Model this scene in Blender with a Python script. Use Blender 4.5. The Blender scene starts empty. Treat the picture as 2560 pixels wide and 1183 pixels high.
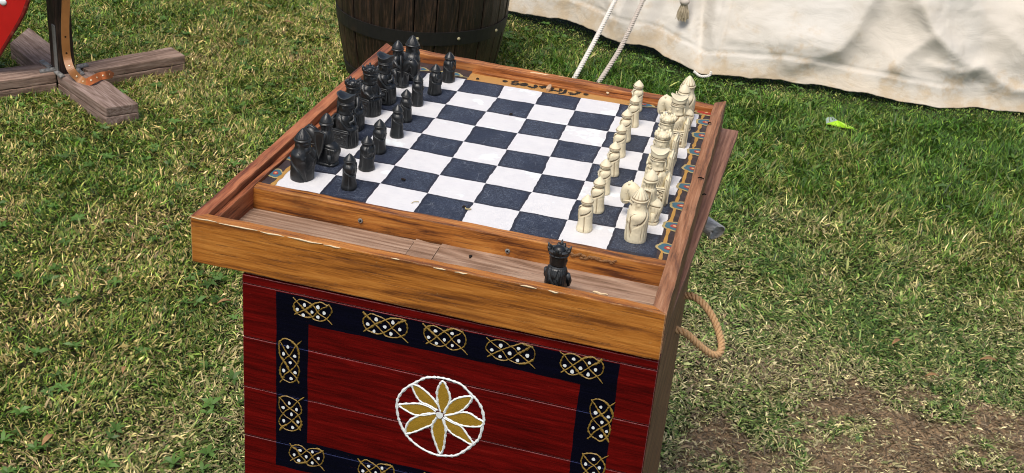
import bpy, bmesh, math, random
import numpy as np
from mathutils import Vector, Matrix, noise as mnoise
random.seed(7); rng = np.random.default_rng(7)
S = 0.06            # one board square in metres
GZ = -13.0          # ground level, in squares below the playing surface
sc = bpy.context.scene

# ------------------------------------------------------------------ camera
R3 = np.array([[0.97010229, 0.22890554, 0.0806461], [-0.17428247, 0.42580144, 0.88787316], [0.16889986, -0.87538299, 0.45296518]])
C3 = np.array([9.52618871, -23.0554134, 11.8054328])
FP = 3295.3
cam = bpy.data.objects.new('camera', bpy.data.cameras.new('camera'))
sc.collection.objects.link(cam); sc.camera = cam
M = Matrix.Identity(4)
for r in range(3):
    for c in range(3):
        M[r][c] = R3[c][r]
    M[r][3] = (C3[r] - (GZ if r == 2 else 0)) * S
cam.matrix_world = M
cam.data.sensor_width = 36; cam.data.lens = FP * 36 / 2560
cam.data.clip_start = 0.02; cam.data.clip_end = 500

# ------------------------------------------------------------------ light
SUN_EL, SUN_AZ = 62, 256      # azimuth: direction the light comes from, degrees from +X counter-clockwise
w = bpy.data.worlds.new('World'); sc.world = w; w.use_nodes = True
nt = w.node_tree; bg = nt.nodes['Background']
sky = nt.nodes.new('ShaderNodeTexSky'); sky.sky_type = 'NISHITA'; sky.sun_disc = False
sky.sun_elevation = math.radians(SUN_EL); sky.sun_rotation = math.radians(90 - SUN_AZ)
sky.air_density = 1.0; sky.dust_density = 4.0; sky.ozone_density = 0.6
nt.links.new(sky.outputs[0], bg.inputs[0]); bg.inputs[1].default_value = 0.120
sl = bpy.data.lights.new('sun', 'SUN'); sl.energy = 2.25; sl.angle = math.radians(24); sl.color = (1, 0.955, 0.89)
so = bpy.data.objects.new('sun', sl); sc.collection.objects.link(so)
d = Vector((math.cos(math.radians(SUN_AZ)) * math.cos(math.radians(SUN_EL)), math.sin(math.radians(SUN_AZ)) * math.cos(math.radians(SUN_EL)), math.sin(math.radians(SUN_EL))))
so.rotation_euler = d.to_track_quat('Z', 'Y').to_euler(); so.location = (0, 0, 5)
sc.view_settings.view_transform = 'Standard'; sc.view_settings.look = 'None'
sc.view_settings.gamma = 1; sc.view_settings.exposure = 0.27
sc.render.filter_size = 1.5; sc.cycles.filter_width = 1.05; sc.cycles.max_bounces = 6; sc.cycles.diffuse_bounces = 3; sc.cycles.glossy_bounces = 3

# ------------------------------------------------------------------ geometry helpers (squares -> metres)
def W(x, y, z): return Vector((x * S, y * S, (z - GZ) * S))
def ray(u, v):
    return np.array([(u - 1280) / FP, -(v - 591.5) / FP, -1.0]) @ R3
def onz(u, v, z):
    d = ray(u, v); return C3 + d * ((z - C3[2]) / d[2])
def onpl(u, v, p, n):
    d = ray(u, v); p = np.array(p); n = np.array(n); return C3 + d * (((p - C3) @ n) / (d @ n))
def lerp(a, b, t): return a + (b - a) * t

def wm(o):
    m = Matrix.Translation(o.location) @ o.rotation_euler.to_matrix().to_4x4()
    return (wm(o.parent) @ m) if o.parent else m
def link(o, parent=None):
    sc.collection.objects.link(o); o.parent = parent; return o
def tag(o, label=None, cat=None, group=None, kind=None):
    if label: o['label'] = label
    if cat: o['category'] = cat
    if group: o['group'] = group
    if kind: o['kind'] = kind
    return o
def empty(name, loc, rz=0, **k):
    o = bpy.data.objects.new(name, None); o.empty_display_size = .02
    o.location = loc; o.rotation_euler = (0, 0, rz); link(o); return tag(o, **k)
def mk(name, verts, faces, mat, parent=None, local=False, smooth=False, attr=None):
    """verts in world metres (or parent's space when local)"""
    if parent is not None and not local:
        inv = wm(parent).inverted(); verts = [inv @ Vector(v) for v in verts]
    me = bpy.data.meshes.new(name); me.from_pydata([tuple(v) for v in verts], [], faces)
    for m in (mat if isinstance(mat, (list, tuple)) else [mat]): me.materials.append(m)
    if smooth: me.polygons.foreach_set('use_smooth', [True] * len(me.polygons))
    if attr:
        for an, vals in attr.items():
            a = me.attributes.new(an, 'FLOAT', 'POINT'); a.data.foreach_set('value', np.asarray(vals, dtype=np.float32))
    me.update(); o = bpy.data.objects.new(name, me); return link(o, parent)
def bm_obj(name, bm, mat, parent=None, local=False, smooth=False):
    bmesh.ops.recalc_face_normals(bm, faces=bm.faces)
    if parent is not None and not local: bm.transform(wm(parent).inverted())
    me = bpy.data.meshes.new(name); bm.to_mesh(me); bm.free()
    for m in (mat if isinstance(mat, (list, tuple)) else [mat]): me.materials.append(m)
    if smooth: me.polygons.foreach_set('use_smooth', [True] * len(me.polygons))
    return link(bpy.data.objects.new(name, me), parent)
def plank(name, bottom, top, mat, parent, local=False, bev=0.0012, cuts=14, jit=0.0005, seed=0, chips=0.0):
    """eight corners: bottom quad and top quad (same winding), world metres; long axis = corner0->corner1"""
    bm = bmesh.new(); vs = [bm.verts.new(v) for v in list(bottom) + list(top)]
    for f in ((0, 1, 2, 3), (4, 5, 6, 7), (0, 1, 5, 4), (1, 2, 6, 5), (2, 3, 7, 6), (3, 0, 4, 7)): bm.faces.new([vs[i] for i in f])
    bmesh.ops.recalc_face_normals(bm, faces=bm.faces)
    if bev: bmesh.ops.bevel(bm, geom=bm.edges[:], offset=bev, segments=2, profile=.6, affect='EDGES')
    a = Vector(bottom[0]); b = Vector(bottom[1]); dr = (b - a).normalized(); L = (b - a).length
    for i in range(1, cuts):
        p = a + dr * (L * (i + random.uniform(-.25, .25)) / cuts)
        bmesh.ops.bisect_plane(bm, geom=bm.verts[:] + bm.edges[:] + bm.faces[:], plane_co=p, plane_no=dr)
    for v in bm.verts:
        n = mnoise.noise_vector(v.co * 28 + Vector((seed * 7.3, 0, 0))) * jit + mnoise.noise_vector(v.co * 110 + Vector((0, seed, 0))) * jit * .5
        v.co += n
    o = bm_obj(name, bm, mat, parent, local); me = o.data
    c_ = Vector(bottom[3]) - a; c_ = (c_ - dr * c_.dot(dr)).normalized(); e_ = dr.cross(c_); inv = Matrix.Identity(4) if local or parent is None else wm(parent)
    co = np.empty(len(me.vertices) * 3, np.float32); me.vertices.foreach_get('co', co); co = co.reshape(-1, 3)
    R_ = np.array(inv.to_3x3()); co = co @ R_.T + np.array(inv.translation) - np.array(a)
    g = np.stack([co @ np.array(dr), co @ np.array(c_), co @ np.array(e_)], -1).astype(np.float32)
    at = me.attributes.new('grain', 'FLOAT_VECTOR', 'POINT'); at.data.foreach_set('vector', g.ravel()); return o
def box(name, lo, hi, mat, parent, **k):
    """axis-aligned box in squares"""
    x0, y0, z0 = lo; x1, y1, z1 = hi
    if (x1 - x0) >= (y1 - y0) and (x1 - x0) >= (z1 - z0): b = [(x0, y0), (x1, y0), (x1, y1), (x0, y1)]
    else: b = [(x0, y0), (x0, y1), (x1, y1), (x1, y0)]
    return plank(name, [W(x, y, z0) for x, y in b], [W(x, y, z1) for x, y in b], mat, parent, **k)
def tube_data(pts, rad, seg=8, cap=True, off=0):
    pts = [Vector(p) for p in pts]; n = len(pts); V = []; F = []
    up = Vector((0, 0, 1)); t0 = (pts[1] - pts[0]).normalized()
    if abs(t0.dot(up)) > .9: up = Vector((1, 0, 0))
    nrm = (up - t0 * up.dot(t0)).normalized()
    for i, p in enumerate(pts):
        t = (pts[min(i + 1, n - 1)] - pts[max(i - 1, 0)]).normalized()
        nrm = (nrm - t * nrm.dot(t)).normalized(); bn = t.cross(nrm)
        r = rad[i] if hasattr(rad, '__len__') else rad
        for k in range(seg):
            a = 2 * math.pi * k / seg; V.append(p + (nrm * math.cos(a) + bn * math.sin(a)) * r)
    for i in range(n - 1):
        for k in range(seg):
            k2 = (k + 1) % seg
            F.append((off + i * seg + k, off + i * seg + k2, off + (i + 1) * seg + k2, off + (i + 1) * seg + k))
    if cap: F.append(tuple(off + k for k in range(seg))[::-1]); F.append(tuple(off + (n - 1) * seg + k for k in range(seg)))
    return V, F
def spline(pts, n):
    pts = [Vector(p) for p in pts]; P = [pts[0] * 2 - pts[1]] + pts + [pts[-1] * 2 - pts[-2]]; out = []
    m = len(pts) - 1
    for i in range(n + 1):
        t = i / n * m; k = min(int(t), m - 1); t -= k; a, b, c, e = P[k:k + 4]
        out.append(.5 * ((2 * b) + (c - a) * t + (2 * a - 5 * b + 4 * c - e) * t * t + (3 * b - a - 3 * c + e) * t ** 3))
    return out
def rope(name, path, R, pitch, mat, parent, strands=3, step=0.0016, **k):
    L = sum((Vector(path[i + 1]) - Vector(path[i])).length for i in range(len(path) - 1))
    n = max(12, int(L / step)); P = spline(path, n); V = []; F = []
    for s_ in range(strands):
        up = Vector((0, 0, 1)); t0 = (P[1] - P[0]).normalized()
        if abs(t0.z) > .9: up = Vector((1, 0, 0))
        nrm = (up - t0 * up.dot(t0)).normalized(); pts = []; dist = 0
        for i, p in enumerate(P):
            t = (P[min(i + 1, n)] - P[max(i - 1, 0)]).normalized()
            nrm = (nrm - t * nrm.dot(t)).normalized(); bn = t.cross(nrm)
            if i: dist += (p - P[i - 1]).length
            a = dist / pitch * 2 * math.pi + s_ * 2 * math.pi / strands
            pts.append(p + (nrm * math.cos(a) + bn * math.sin(a)) * R * .56)
        v, f = tube_data(pts, R * .43, 7, True, len(V)); V += v; F += f
    return mk(name, V, F, mat, parent, smooth=True, **k)
def stroke_data(pts, wd, nrm, lift, off, jitter=.15, seg=None):
    """flat painted stroke following points that lie in a plane with normal nrm; a low ridge of paint"""
    nrm = Vector(nrm).normalized(); P = spline(pts, seg or max(6, (len(pts) - 1) * 6)); V = []; F = []; n = len(P)
    for i, p in enumerate(P):
        t = (P[min(i + 1, n - 1)] - P[max(i - 1, 0)]).normalized(); b = nrm.cross(t)
        ww = wd * (1 + jitter * math.sin(i * 1.7 + off) + jitter * random.uniform(-.6, .6)) * .5
        if i in (0, n - 1): ww *= .6
        V += [p + b * ww + nrm * lift * .2, p + nrm * lift, p - b * ww + nrm * lift * .2]
    for i in range(n - 1):
        k = off + i * 3; F += [(k, k + 1, k + 4, k + 3), (k + 1, k + 2, k + 5, k + 4)]
    return V, F
def disc_data(c, rx, ry, ax, ay, nrm, lift, off, n=14, fn=None, seed=0):
    """filled irregular disc"""
    c = Vector(c) + Vector(nrm) * lift; V = [c]; F = []
    for k in range(n):
        a = 2 * math.pi * k / n; r = fn(a) if fn else 1 + .08 * math.sin(a * 3 + seed)
        V.append(c + Vector(ax) * rx * r * math.cos(a) + Vector(ay) * ry * r * math.sin(a))
    for k in range(n): F.append((off, off + 1 + k, off + 1 + (k + 1) % n))
    return V, F

# ------------------------------------------------------------------ material helpers
class NT:
    def __init__(s, name):
        s.m = bpy.data.materials.new(name); s.m.use_nodes = True; s.t = s.m.node_tree
        s.b = s.t.nodes['Principled BSDF']
    def n(s, typ, inp=None, **props):
        nd = s.t.nodes.new('ShaderNode' + typ)
        for k, v in props.items(): setattr(nd, k, v)
        for k, v in (inp or {}).items(): s.set(nd.inputs[k], v)
        return nd
    def set(s, sock, v):
        if isinstance(v, bpy.types.NodeSocket): s.t.links.new(v, sock)
        elif isinstance(v, (tuple, list)) and len(v) == 3 and sock.type == 'RGBA': sock.default_value = (*v, 1)
        else: sock.default_value = v
    def coord(s, kind='Object'): return s.n('TexCoord').outputs[kind]
    def map(s, v, scale=(1, 1, 1), loc=(0, 0, 0), rot=(0, 0, 0)): return s.n('Mapping', {'Vector': v, 'Scale': scale, 'Location': loc, 'Rotation': rot}).outputs[0]
    def noise(s, v, scale=5, detail=4, rough=.55, dist=0): return s.n('TexNoise', {'Vector': v, 'Scale': scale, 'Detail': detail, 'Roughness': rough, 'Distortion': dist}).outputs[0]
    def vor(s, v, scale=5, feature='F1', out=0, rnd=1): return s.n('TexVoronoi', {'Vector': v, 'Scale': scale, 'Randomness': rnd}, feature=feature).outputs[out]
    def math(s, op, a, b=0.0, c=0.0, clamp=False):
        nd = s.n('Math', operation=op, use_clamp=clamp); s.set(nd.inputs[0], a); s.set(nd.inputs[1], b); s.set(nd.inputs[2], c); return nd.outputs[0]
    def ramp(s, f, stops):
        nd = s.n('ValToRGB', {'Fac': f}); e = nd.color_ramp.elements
        while len(e) < len(stops): e.new(.5)
        for el, (p, c) in zip(e, stops):
            el.position = p; el.color = (*c, 1) if isinstance(c, (tuple, list)) else (c, c, c, 1)
        return nd.outputs[0]
    def mix(s, f, a, b, mode='MIX'):
        nd = s.n('MixRGB', blend_type=mode); s.set(nd.inputs[0], f); s.set(nd.inputs[1], a); s.set(nd.inputs[2], b); return nd.outputs[0]
    def smooth(s, x, lo, hi): return s.n('MapRange', {'Value': x, 'From Min': lo, 'From Max': hi}, interpolation_type='SMOOTHSTEP').outputs[0]
    def sep(s, v): return s.n('SeparateXYZ', {'Vector': v}).outputs
    def vadd(s, a, b):
        nd = s.n('VectorMath', operation='ADD'); s.set(nd.inputs[0], a); s.set(nd.inputs[1], b); return nd.outputs[0]
    def vscale(s, a, f):
        nd = s.n('VectorMath', operation='SCALE'); s.set(nd.inputs[0], a); s.set(nd.inputs['Scale'], f); return nd.outputs[0]
    def rnd_off(s, v, k=3.0):
        r = s.n('ObjectInfo').outputs['Random']; c = s.n('CombineXYZ', {0: s.math('MULTIPLY', r, k), 1: s.math('MULTIPLY', r, k * 2.3), 2: s.math('MULTIPLY', r, k * 1.7)}).outputs[0]
        return s.vadd(v, c)
    def edge(s, r=.0015):
        bv = s.n('Bevel', {'Radius': r}, samples=4).outputs[0]; g = s.n('NewGeometry').outputs['True Normal']
        dt = s.n('VectorMath', operation='DOT_PRODUCT'); s.set(dt.inputs[0], bv); s.set(dt.inputs[1], g)
        return s.math('SUBTRACT', 1.0, dt.outputs['Value'])
    def out(s, col, rough=.6, bump=None, bstr=.3, bdist=.001, spec=.5, metal=0, coat=0):
        s.set(s.b.inputs['Base Color'], col); s.set(s.b.inputs['Roughness'], rough); s.b.inputs['Specular IOR Level'].default_value = spec
        s.b.inputs['Metallic'].default_value = metal; s.b.inputs['Coat Weight'].default_value = coat; s.b.inputs['Coat Roughness'].default_value = .25
        if bump is not None: s.set(s.b.inputs['Normal'], s.n('Bump', {'Height': bump, 'Strength': bstr, 'Distance': bdist}).outputs[0])
        return s.m

def wood(name, axis, dark, mid, light, rough=.5, blotch=(.02, .008, .004), blot=.5, wear=(.5, .36, .2), wamt=.6, fine=1.0, spec=.4, knots=.0, coat=0, bstr=.4, grain=True):
    m = NT(name); co = m.rnd_off(m.n('Attribute', attribute_name='grain').outputs['Vector'] if grain else m.coord()); axis = 'X' if grain else axis; s1 = [14.0, 14.0, 14.0]; s1['XYZ'.index(axis)] = 1.1
    v = m.map(co, s1)
    warp = m.noise(m.map(co, [3 * x for x in (1, 1, 1)]), 2.2, 3)
    g1 = m.noise(v, 5.5, 6, .62, 1.2)
    s2 = [90.0, 90.0, 90.0]; s2['XYZ'.index(axis)] = 4.0
    g2 = m.noise(m.map(co, s2), 4.0, 4, .7)
    rings = m.math('PINGPONG', m.math('MULTIPLY', m.noise(m.map(co, [x * .42 for x in s1]), 2.6, 2, .5, .5), 11.0), .5); rings = m.math('MULTIPLY', rings, 2.0)
    f = m.math('ADD', m.math('MULTIPLY', g1, .6), m.math('MULTIPLY', rings, .25)); f = m.math('ADD', f, m.math('MULTIPLY', m.math('SUBTRACT', g2, .5), .95 * fine))
    col = m.ramp(f, [(.22, dark), (.45, mid), (.68, light), (.9, [min(1, 1.25 * x) for x in light])])
    bl = m.smooth(m.noise(m.map(co, (1, 1, 1)), 17, 5, .65), .55, .78)
    col = m.mix(m.math('MULTIPLY', bl, blot), col, blotch)
    col = m.mix(m.math('MULTIPLY', m.smooth(warp, .5, .7), .35), col, dark)
    pits = m.smooth(m.noise(m.map(co, s2), 3.6, 5, .75), .58, .66)
    col = m.mix(m.math('MULTIPLY', pits, .5), col, [x * .25 for x in dark])
    if knots:
        kd = m.vor(m.map(co, [x * .33 for x in s1] if False else (9, 9, 9)), .8)
        kk = m.smooth(kd, .16, .05); col = m.mix(m.math('MULTIPLY', kk, knots), col, [x * .35 for x in dark])
    if wamt:
        e = m.edge(.0016); e = m.smooth(m.math('ADD', e, m.math('MULTIPLY', m.math('SUBTRACT', m.noise(co, 160, 5, .7), .52), .55)), .06, .2)
        col = m.mix(m.math('MULTIPLY', e, wamt), col, wear)
    h = m.math('ADD', g2, m.math('MULTIPLY', pits, -1.2)); h = m.math('ADD', h, m.math('MULTIPLY', g1, .6))
    return m.out(col, m.math('ADD', rough, m.math('MULTIPLY', m.math('SUBTRACT', g1, .5), .4)), h, bstr, .0012, spec, coat=coat)

def plain(name, col, rough=.6, var=.3, scale=60, bstr=.25, spec=.4, metal=0, stain=None, coat=0):
    m = NT(name); co = m.rnd_off(m.coord()); n = m.noise(co, scale, 5, .6)
    c = m.mix(n, [x * (1 - var) for x in col], [min(1, x * (1 + var)) for x in col])
    if stain: c = m.mix(m.smooth(m.noise(co, scale * .25, 6, .7), .55, .72), c, stain)
    return m.out(c, rough, m.noise(co, scale * 3, 4), bstr, .0006, spec, metal, coat)

M_ = {}
M_['front'] = wood('honey_stained_pine', 'X', (.15, .046, .008), (.37, .128, .018), (.50, .200, .036), .45, (.05, .016, .005), .22, (.62, .45, .24), .6, coat=.12)
M_['rim_y'] = wood('worn_reddish_wood', 'Y', (.08, .022, .009), (.31, .095, .036), (.46, .175, .075), .55, (.035, .012, .008), .55, (.44, .25, .14), .5)
M_['rim_r'] = wood('worn_brown_wood', 'Y', (.12, .05, .025), (.27, .115, .052), (.38, .19, .10), .6, (.05, .02, .012), .45, (.48, .3, .17), .5)
M_['rim_x'] = wood('orange_brown_wood', 'X', (.10, .026, .008), (.36, .120, .028), (.50, .21, .065), .5, (.03, .01, .006), .55, (.5, .3, .16), .4)
M_['div'] = wood('divider_wood', 'X', (.08, .022, .006), (.37, .130, .022), (.54, .235, .050), .42, (.025, .008, .004), .75, (.5, .33, .17), .5, coat=.15)
M_['tray'] = wood('bare_greyish_wood', 'X', (.16, .092, .056), (.32, .205, .14), (.45, .32, .23), .8, (.12, .06, .04), .35, (.5, .4, .3), .3, spec=.2, fine=.45)
M_['under'] = wood('brown_board_wood', 'Y', (.15, .066, .04), (.26, .125, .078), (.34, .18, .115), .6, (.06, .02, .012), .3, (.45, .28, .16), .5)
M_['side'] = wood('dark_varnished_side', 'Z', (.09, .036, .018), (.22, .095, .045), (.31, .15, .08), .6, (.03, .02, .01), .4, (.3, .18, .1), .4)
M_['beam_x'] = wood('weathered_beam', 'X', (.13, .083, .062), (.27, .182, .135), (.37, .27, .215), .85, (.09, .055, .04), .35, (.4, .3, .23), .35, spec=.15)
M_['beam_y'] = wood('weathered_beam_across', 'Y', (.13, .083, .062), (.27, .182, .135), (.37, .27, .215), .85, (.09, .055, .04), .35, (.4, .3, .23), .35, spec=.15)
M_['post'] = wood('dark_brown_post', 'Z', (.018, .011, .008), (.050, .028, .019), (.10, .060, .042), .7, (.01, .006, .005), .5, (.2, .13, .1), .4, spec=.3)
M_['iron'] = plain('dull_steel', (.22, .215, .20), .6, .4, 120, .3, .5, .25, (.16, .09, .05))
M_['blackiron'] = plain('black_iron', (.012, .011, .011), .55, .5, 60, .4, .5, .2, (.03, .018, .012))
M_['jute'] = plain('jute_rope', (.58, .36, .18), .9, .45, 500, .6, .2)
M_['wrope'] = plain('white_cotton_rope', (.74, .70, .64), .9, .25, 300, .5, .2)
M_['grope'] = plain('grey_cotton_rope', (.52, .46, .40), .9, .3, 300, .5, .2)
M_['leather'] = plain('tan_leather', (.30, .125, .036), .45, .3, 40, .2, .5, 0, (.16, .06, .02))
M_['leather_in'] = plain('orange_leather_inside', (.42, .12, .035), .7, .2, 60, .2, .3)
M_['hole'] = plain('dark_hole', (.008, .006, .005), .9, .1, 60, .1, .1)
M_['brass'] = plain('pale_brass', (.75, .62, .42), .35, .1, 60, .1, .5, .7)
M_['gold'] = plain('ochre_paint', (.22, .135, .020), .5, .45, 90, .6, .5, 0, (.14, .08, .015))
M_['petal'] = plain('gold_petal_paint', (.30, .175, .016), .5, .3, 160, .6, .4, 0, (.16, .085, .012))
M_['white'] = plain('white_paint', (.72, .75, .74), .5, .08, 90, .4, .5)
M_['yel'] = plain('yellow_line_paint', (.42, .225, .05), .55, .3, 60, .2, .4)
M_['pale'] = plain('pale_yellow_paint', (.38, .30, .13), .55, .3, 60, .2, .4)
M_['teal'] = plain('blue_flower_paint', (.05, .125, .165), .55, .35, 60, .2, .4)
M_['redp'] = plain('red_flower_paint', (.36, .045, .03), .55, .3, 60, .2, .4)
M_['cream'] = plain('cream_centre_paint', (.56, .36, .18), .55, .2, 60, .2, .4)
M_['ink'] = plain('black_ink_paint', (.012, .014, .010), .45, .4, 60, .2, .5)
M_['chip'] = plain('pale_bare_wood', (.66, .52, .33), .8, .2, 100, .3, .2)
M_['lime'] = plain('lime_plastic', (.40, .72, .03), .4, .12, 60, .1, .5)
M_['clear'] = plain('clouded_plastic', (.30, .38, .34), .3, .2, 60, .1, .5)
M_['greyhorn'] = wood('grey_weathered_horn', 'X', (.30, .29, .26), (.55, .53, .48), (.75, .73, .68), .5, (.08, .07, .06), .3, (.6, .58, .52), .4, grain=False)

def red_plank_mat():
    """red and blue paint over pine; the blue band is flat paint at a fixed place on the chest front (chest space)"""
    m = NT('red_and_blue_painted_plank'); co = m.coord(); cr = m.rnd_off(co)
    g = m.noise(m.map(cr, (1.6, 14, 26)), 6, 6, .65, .6); g2 = m.noise(m.map(cr, (5, 60, 110)), 5, 4, .75)
    f = m.math('ADD', m.math('MULTIPLY', g, .7), m.math('MULTIPLY', g2, .35))
    red = m.ramp(f, [(.3, (.014, .0004, .0004)), (.46, (.060, .0010, .0008)), (.62, (.125, .0022, .0016)), (.8, (.22, .014, .009))])
    blue = m.ramp(f, [(.3, (.0004, .0004, .0020)), (.75, (.0012, .0012, .0085))])
    wob = m.vscale(m.vadd(m.n('TexNoise', {'Vector': co, 'Scale': 30.0, 'Detail': 3.0}).outputs['Color'], (-.5, -.5, -.5)), .0045)
    x, y, z = m.sep(m.vadd(co, wob))
    def inside(x0, x1, z0, z1, e=.0004):
        a = m.math('MULTIPLY', m.smooth(x, x0 - e, x0 + e), m.smooth(x, x1 + e, x1 - e))
        b = m.math('MULTIPLY', m.smooth(z, z0 - e, z0 + e), m.smooth(z, z1 + e, z1 - e)); return m.math('MULTIPLY', a, b)
    (a0, a1, b0, b1), (c0, c1, d0, d1) = BAND
    band = m.math('SUBTRACT', inside(a0, a1, b0, b1), inside(c0, c1, d0, d1), clamp=True)
    col = m.mix(band, red, blue)
    scr = m.smooth(m.noise(m.map(cr, (9, 30, 120), rot=(0, .25, 0)), 7, 3, .8), .71, .75)
    col = m.mix(m.math('MULTIPLY', scr, .25), col, (.35, .07, .05))
    sp = m.smooth(m.noise(cr, 190, 2, .5), .80, .84); col = m.mix(m.math('MULTIPLY', sp, .8), col, (.5, .4, .38))
    e = m.smooth(m.math('ADD', m.edge(.0011), m.math('MULTIPLY', m.math('SUBTRACT', m.noise(m.map(cr, (4, 1, 1)), 30, 5, .7), .5), .25)), .05, .18)
    ecol = m.mix(band, (.46, .24, .25), (.07, .09, .26))
    col = m.mix(m.math('MULTIPLY', e, .85), col, ecol)
    return m.out(col, m.math('ADD', .42, m.math('MULTIPLY', g2, .25)), m.math('ADD', g2, g), .5, .0007, .09)

def board_mat():
    m = NT('hand_painted_chequer'); uv = m.coord('UV'); co = m.coord()
    wob = m.vscale(m.vadd(m.n('TexNoise', {'Vector': uv, 'Scale': 2.6, 'Detail': 4.0}).outputs['Color'], (-.5, -.5, -.5)), .085)
    x, y, z = m.sep(m.vadd(uv, wob))
    y = m.math('MAXIMUM', y, .01); fx = m.math('FLOOR', x); fy = m.math('FLOOR', y)
    par = m.math('MODULO', m.math('ADD', m.math('ADD', fx, fy), 20.0), 2.0)   # 0 = white
    inb = m.math('MULTIPLY', m.math('MULTIPLY', m.math('GREATER_THAN', x, 0.0), m.math('LESS_THAN', x, 8.0)), m.math('LESS_THAN', y, 8.0))
    # white paint
    n1 = m.noise(co, 55, 5, .6); wp = m.mix(n1, (.60, .59, .60), (.74, .725, .71))
    patch = m.smooth(m.noise(co, 16, 4, .6), .58, .64); wp = m.mix(m.math('MULTIPLY', patch, .7), wp, (.80, .86, .86))
    brush = m.noise(m.map(co, (12, 90, 10)), 6, 4, .7); wp = m.mix(m.math('MULTIPLY', m.smooth(brush, .50, .75), .5), wp, (.55, .54, .53))
    spk = m.smooth(m.noise(co, 330, 2, .5), .79, .83); wp = m.mix(m.math('MULTIPLY', spk, .7), wp, (.3, .26, .22))
    # dark paint with fine pale scuffs and scratches
    dk = m.ramp(m.noise(co, 40, 5, .65), [(.3, (.009, .012, .024)), (.7, (.019, .025, .046))])
    reg = m.math('ADD', .25, m.math('MULTIPLY', m.smooth(m.noise(co, 13, 3, .6), .35, .62), .75))
    sc1 = m.smooth(m.noise(m.map(co, (22, 90, 10), rot=(0, 0, .5)), 8, 5, .8), .50, .64)
    sc2 = m.smooth(m.noise(m.map(co, (95, 20, 10), rot=(0, 0, -.3)), 8, 5, .8), .51, .65)
    sc3 = m.smooth(m.noise(co, 420, 4, .8), .55, .72)
    scm = m.math('MULTIPLY', m.math('ADD', m.math('ADD', sc1, sc2), m.math('MULTIPLY', sc3, .8), clamp=True), reg)
    d1 = m.smooth(m.n('TexVoronoi', {'Vector': m.map(co, (1, 1, .01)), 'Scale': 55.0}, feature='DISTANCE_TO_EDGE').outputs[0], .02, .005)
    d1 = m.math('MULTIPLY', d1, m.smooth(m.noise(co, 45, 3, .7), .48, .58))
    dk = m.mix(m.math('MULTIPLY', scm, .46), dk, (.22, .26, .33)); dk = m.mix(m.math('MULTIPLY', d1, .22), dk, (.42, .45, .5))
    dk = m.mix(m.math('MULTIPLY', m.smooth(m.noise(co, 240, 2, .5), .80, .83), .9), dk, (.7, .7, .72))
    # dark purplish line where squares meet (the brush edge of the dark paint)
    ddx = m.math('ABSOLUTE', m.math('SUBTRACT', m.math('FRACT', m.math('ADD', x, .5)), .5)); ddy = m.math('ABSOLUTE', m.math('SUBTRACT', m.math('FRACT', m.math('ADD', y, .5)), .5))
    ed = m.smooth(m.math('MINIMUM', ddx, ddy), .09, .03); dk = m.mix(m.math('MULTIPLY', ed, .75), dk, (.014, .013, .021))
    sq = m.mix(par, wp, dk)
    # border
    br = m.ramp(m.noise(co, 70, 5, .7), [(.3, (.026, .017, .017)), (.6, (.052, .034, .032)), (.8, (.12, .085, .075))])
    br = m.mix(m.math('MULTIPLY', m.smooth(m.noise(m.map(co, (30, 90, 9)), 7, 4, .8), .66, .72), .6), br, (.3, .2, .16))
    gx, gy, gz = m.sep(uv)
    gg = m.math('MULTIPLY', m.math('MULTIPLY', m.math('GREATER_THAN', x, 2.02), m.math('LESS_THAN', x, 6.22)), m.math('GREATER_THAN', y, 8.0))
    gcol = m.mix(m.noise(m.map(co, (10, 80, 5)), 6, 4, .7), (.38, .18, .045), (.50, .27, .085))
    br = m.mix(gg, br, gcol)
    col = m.mix(inb, br, sq)
    return m.out(col, m.math('ADD', .42, m.math('MULTIPLY', n1, .2)), m.math('ADD', brush, m.math('MULTIPLY', scm, -.6)), .35, .0006, .45)

def stone(name, col, stain, rough, spec, coat=0, var=.15, samt=.8, edge=None):
    m = NT(name); co = m.rnd_off(m.coord()); n = m.noise(co, 120, 5, .6)
    c = m.mix(n, [x * (1 - var) for x in col], [min(1, x * (1 + var)) for x in col])
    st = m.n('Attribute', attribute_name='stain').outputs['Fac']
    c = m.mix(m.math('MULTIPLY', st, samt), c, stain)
    if edge: c = m.mix(m.math('MULTIPLY', m.smooth(m.edge(.0011), .02, .22), .75), c, edge)
    return m.out(c, m.math('ADD', rough, m.math('MULTIPLY', n, .12)), m.noise(co, 700, 4, .7), .25, .0003, spec, coat=coat)
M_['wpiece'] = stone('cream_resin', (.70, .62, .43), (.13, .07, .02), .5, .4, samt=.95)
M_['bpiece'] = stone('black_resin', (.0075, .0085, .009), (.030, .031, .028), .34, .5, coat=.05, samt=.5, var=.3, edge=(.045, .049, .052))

# ------------------------------------------------------------------ ground and grass
def vnoise(x, y, seed=0):
    def h(i, j):
        n = (i * 374761393 + j * 668265263 + seed * 974634777) & 0xffffffff
        n = ((n ^ (n >> 13)) * 1274126177) & 0xffffffff
        return ((n ^ (n >> 16)) & 0xffff) / 65535.0
    i = np.floor(x).astype(np.int64); j = np.floor(y).astype(np.int64); fx = x - i; fy = y - j
    fx = fx * fx * (3 - 2 * fx); fy = fy * fy * (3 - 2 * fy)
    a = h(i, j); b = h(i + 1, j); c = h(i, j + 1); d_ = h(i + 1, j + 1)
    return (a * (1 - fx) + b * fx) * (1 - fy) + (c * (1 - fx) + d_ * fx) * fy
def fb(x, y, seed=0): return (vnoise(x, y, seed) * .55 + vnoise(x * 2.1, y * 2.1, seed + 1) * .28 + vnoise(x * 4.3, y * 4.3, seed + 2) * .17)
def project(x, y, z):
    P = np.stack([x, y, z], -1) - C3; q = P @ R3.T
    return 1280 + FP * q[..., 0] / -q[..., 2], 591.5 - FP * q[..., 1] / -q[..., 2]
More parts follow.
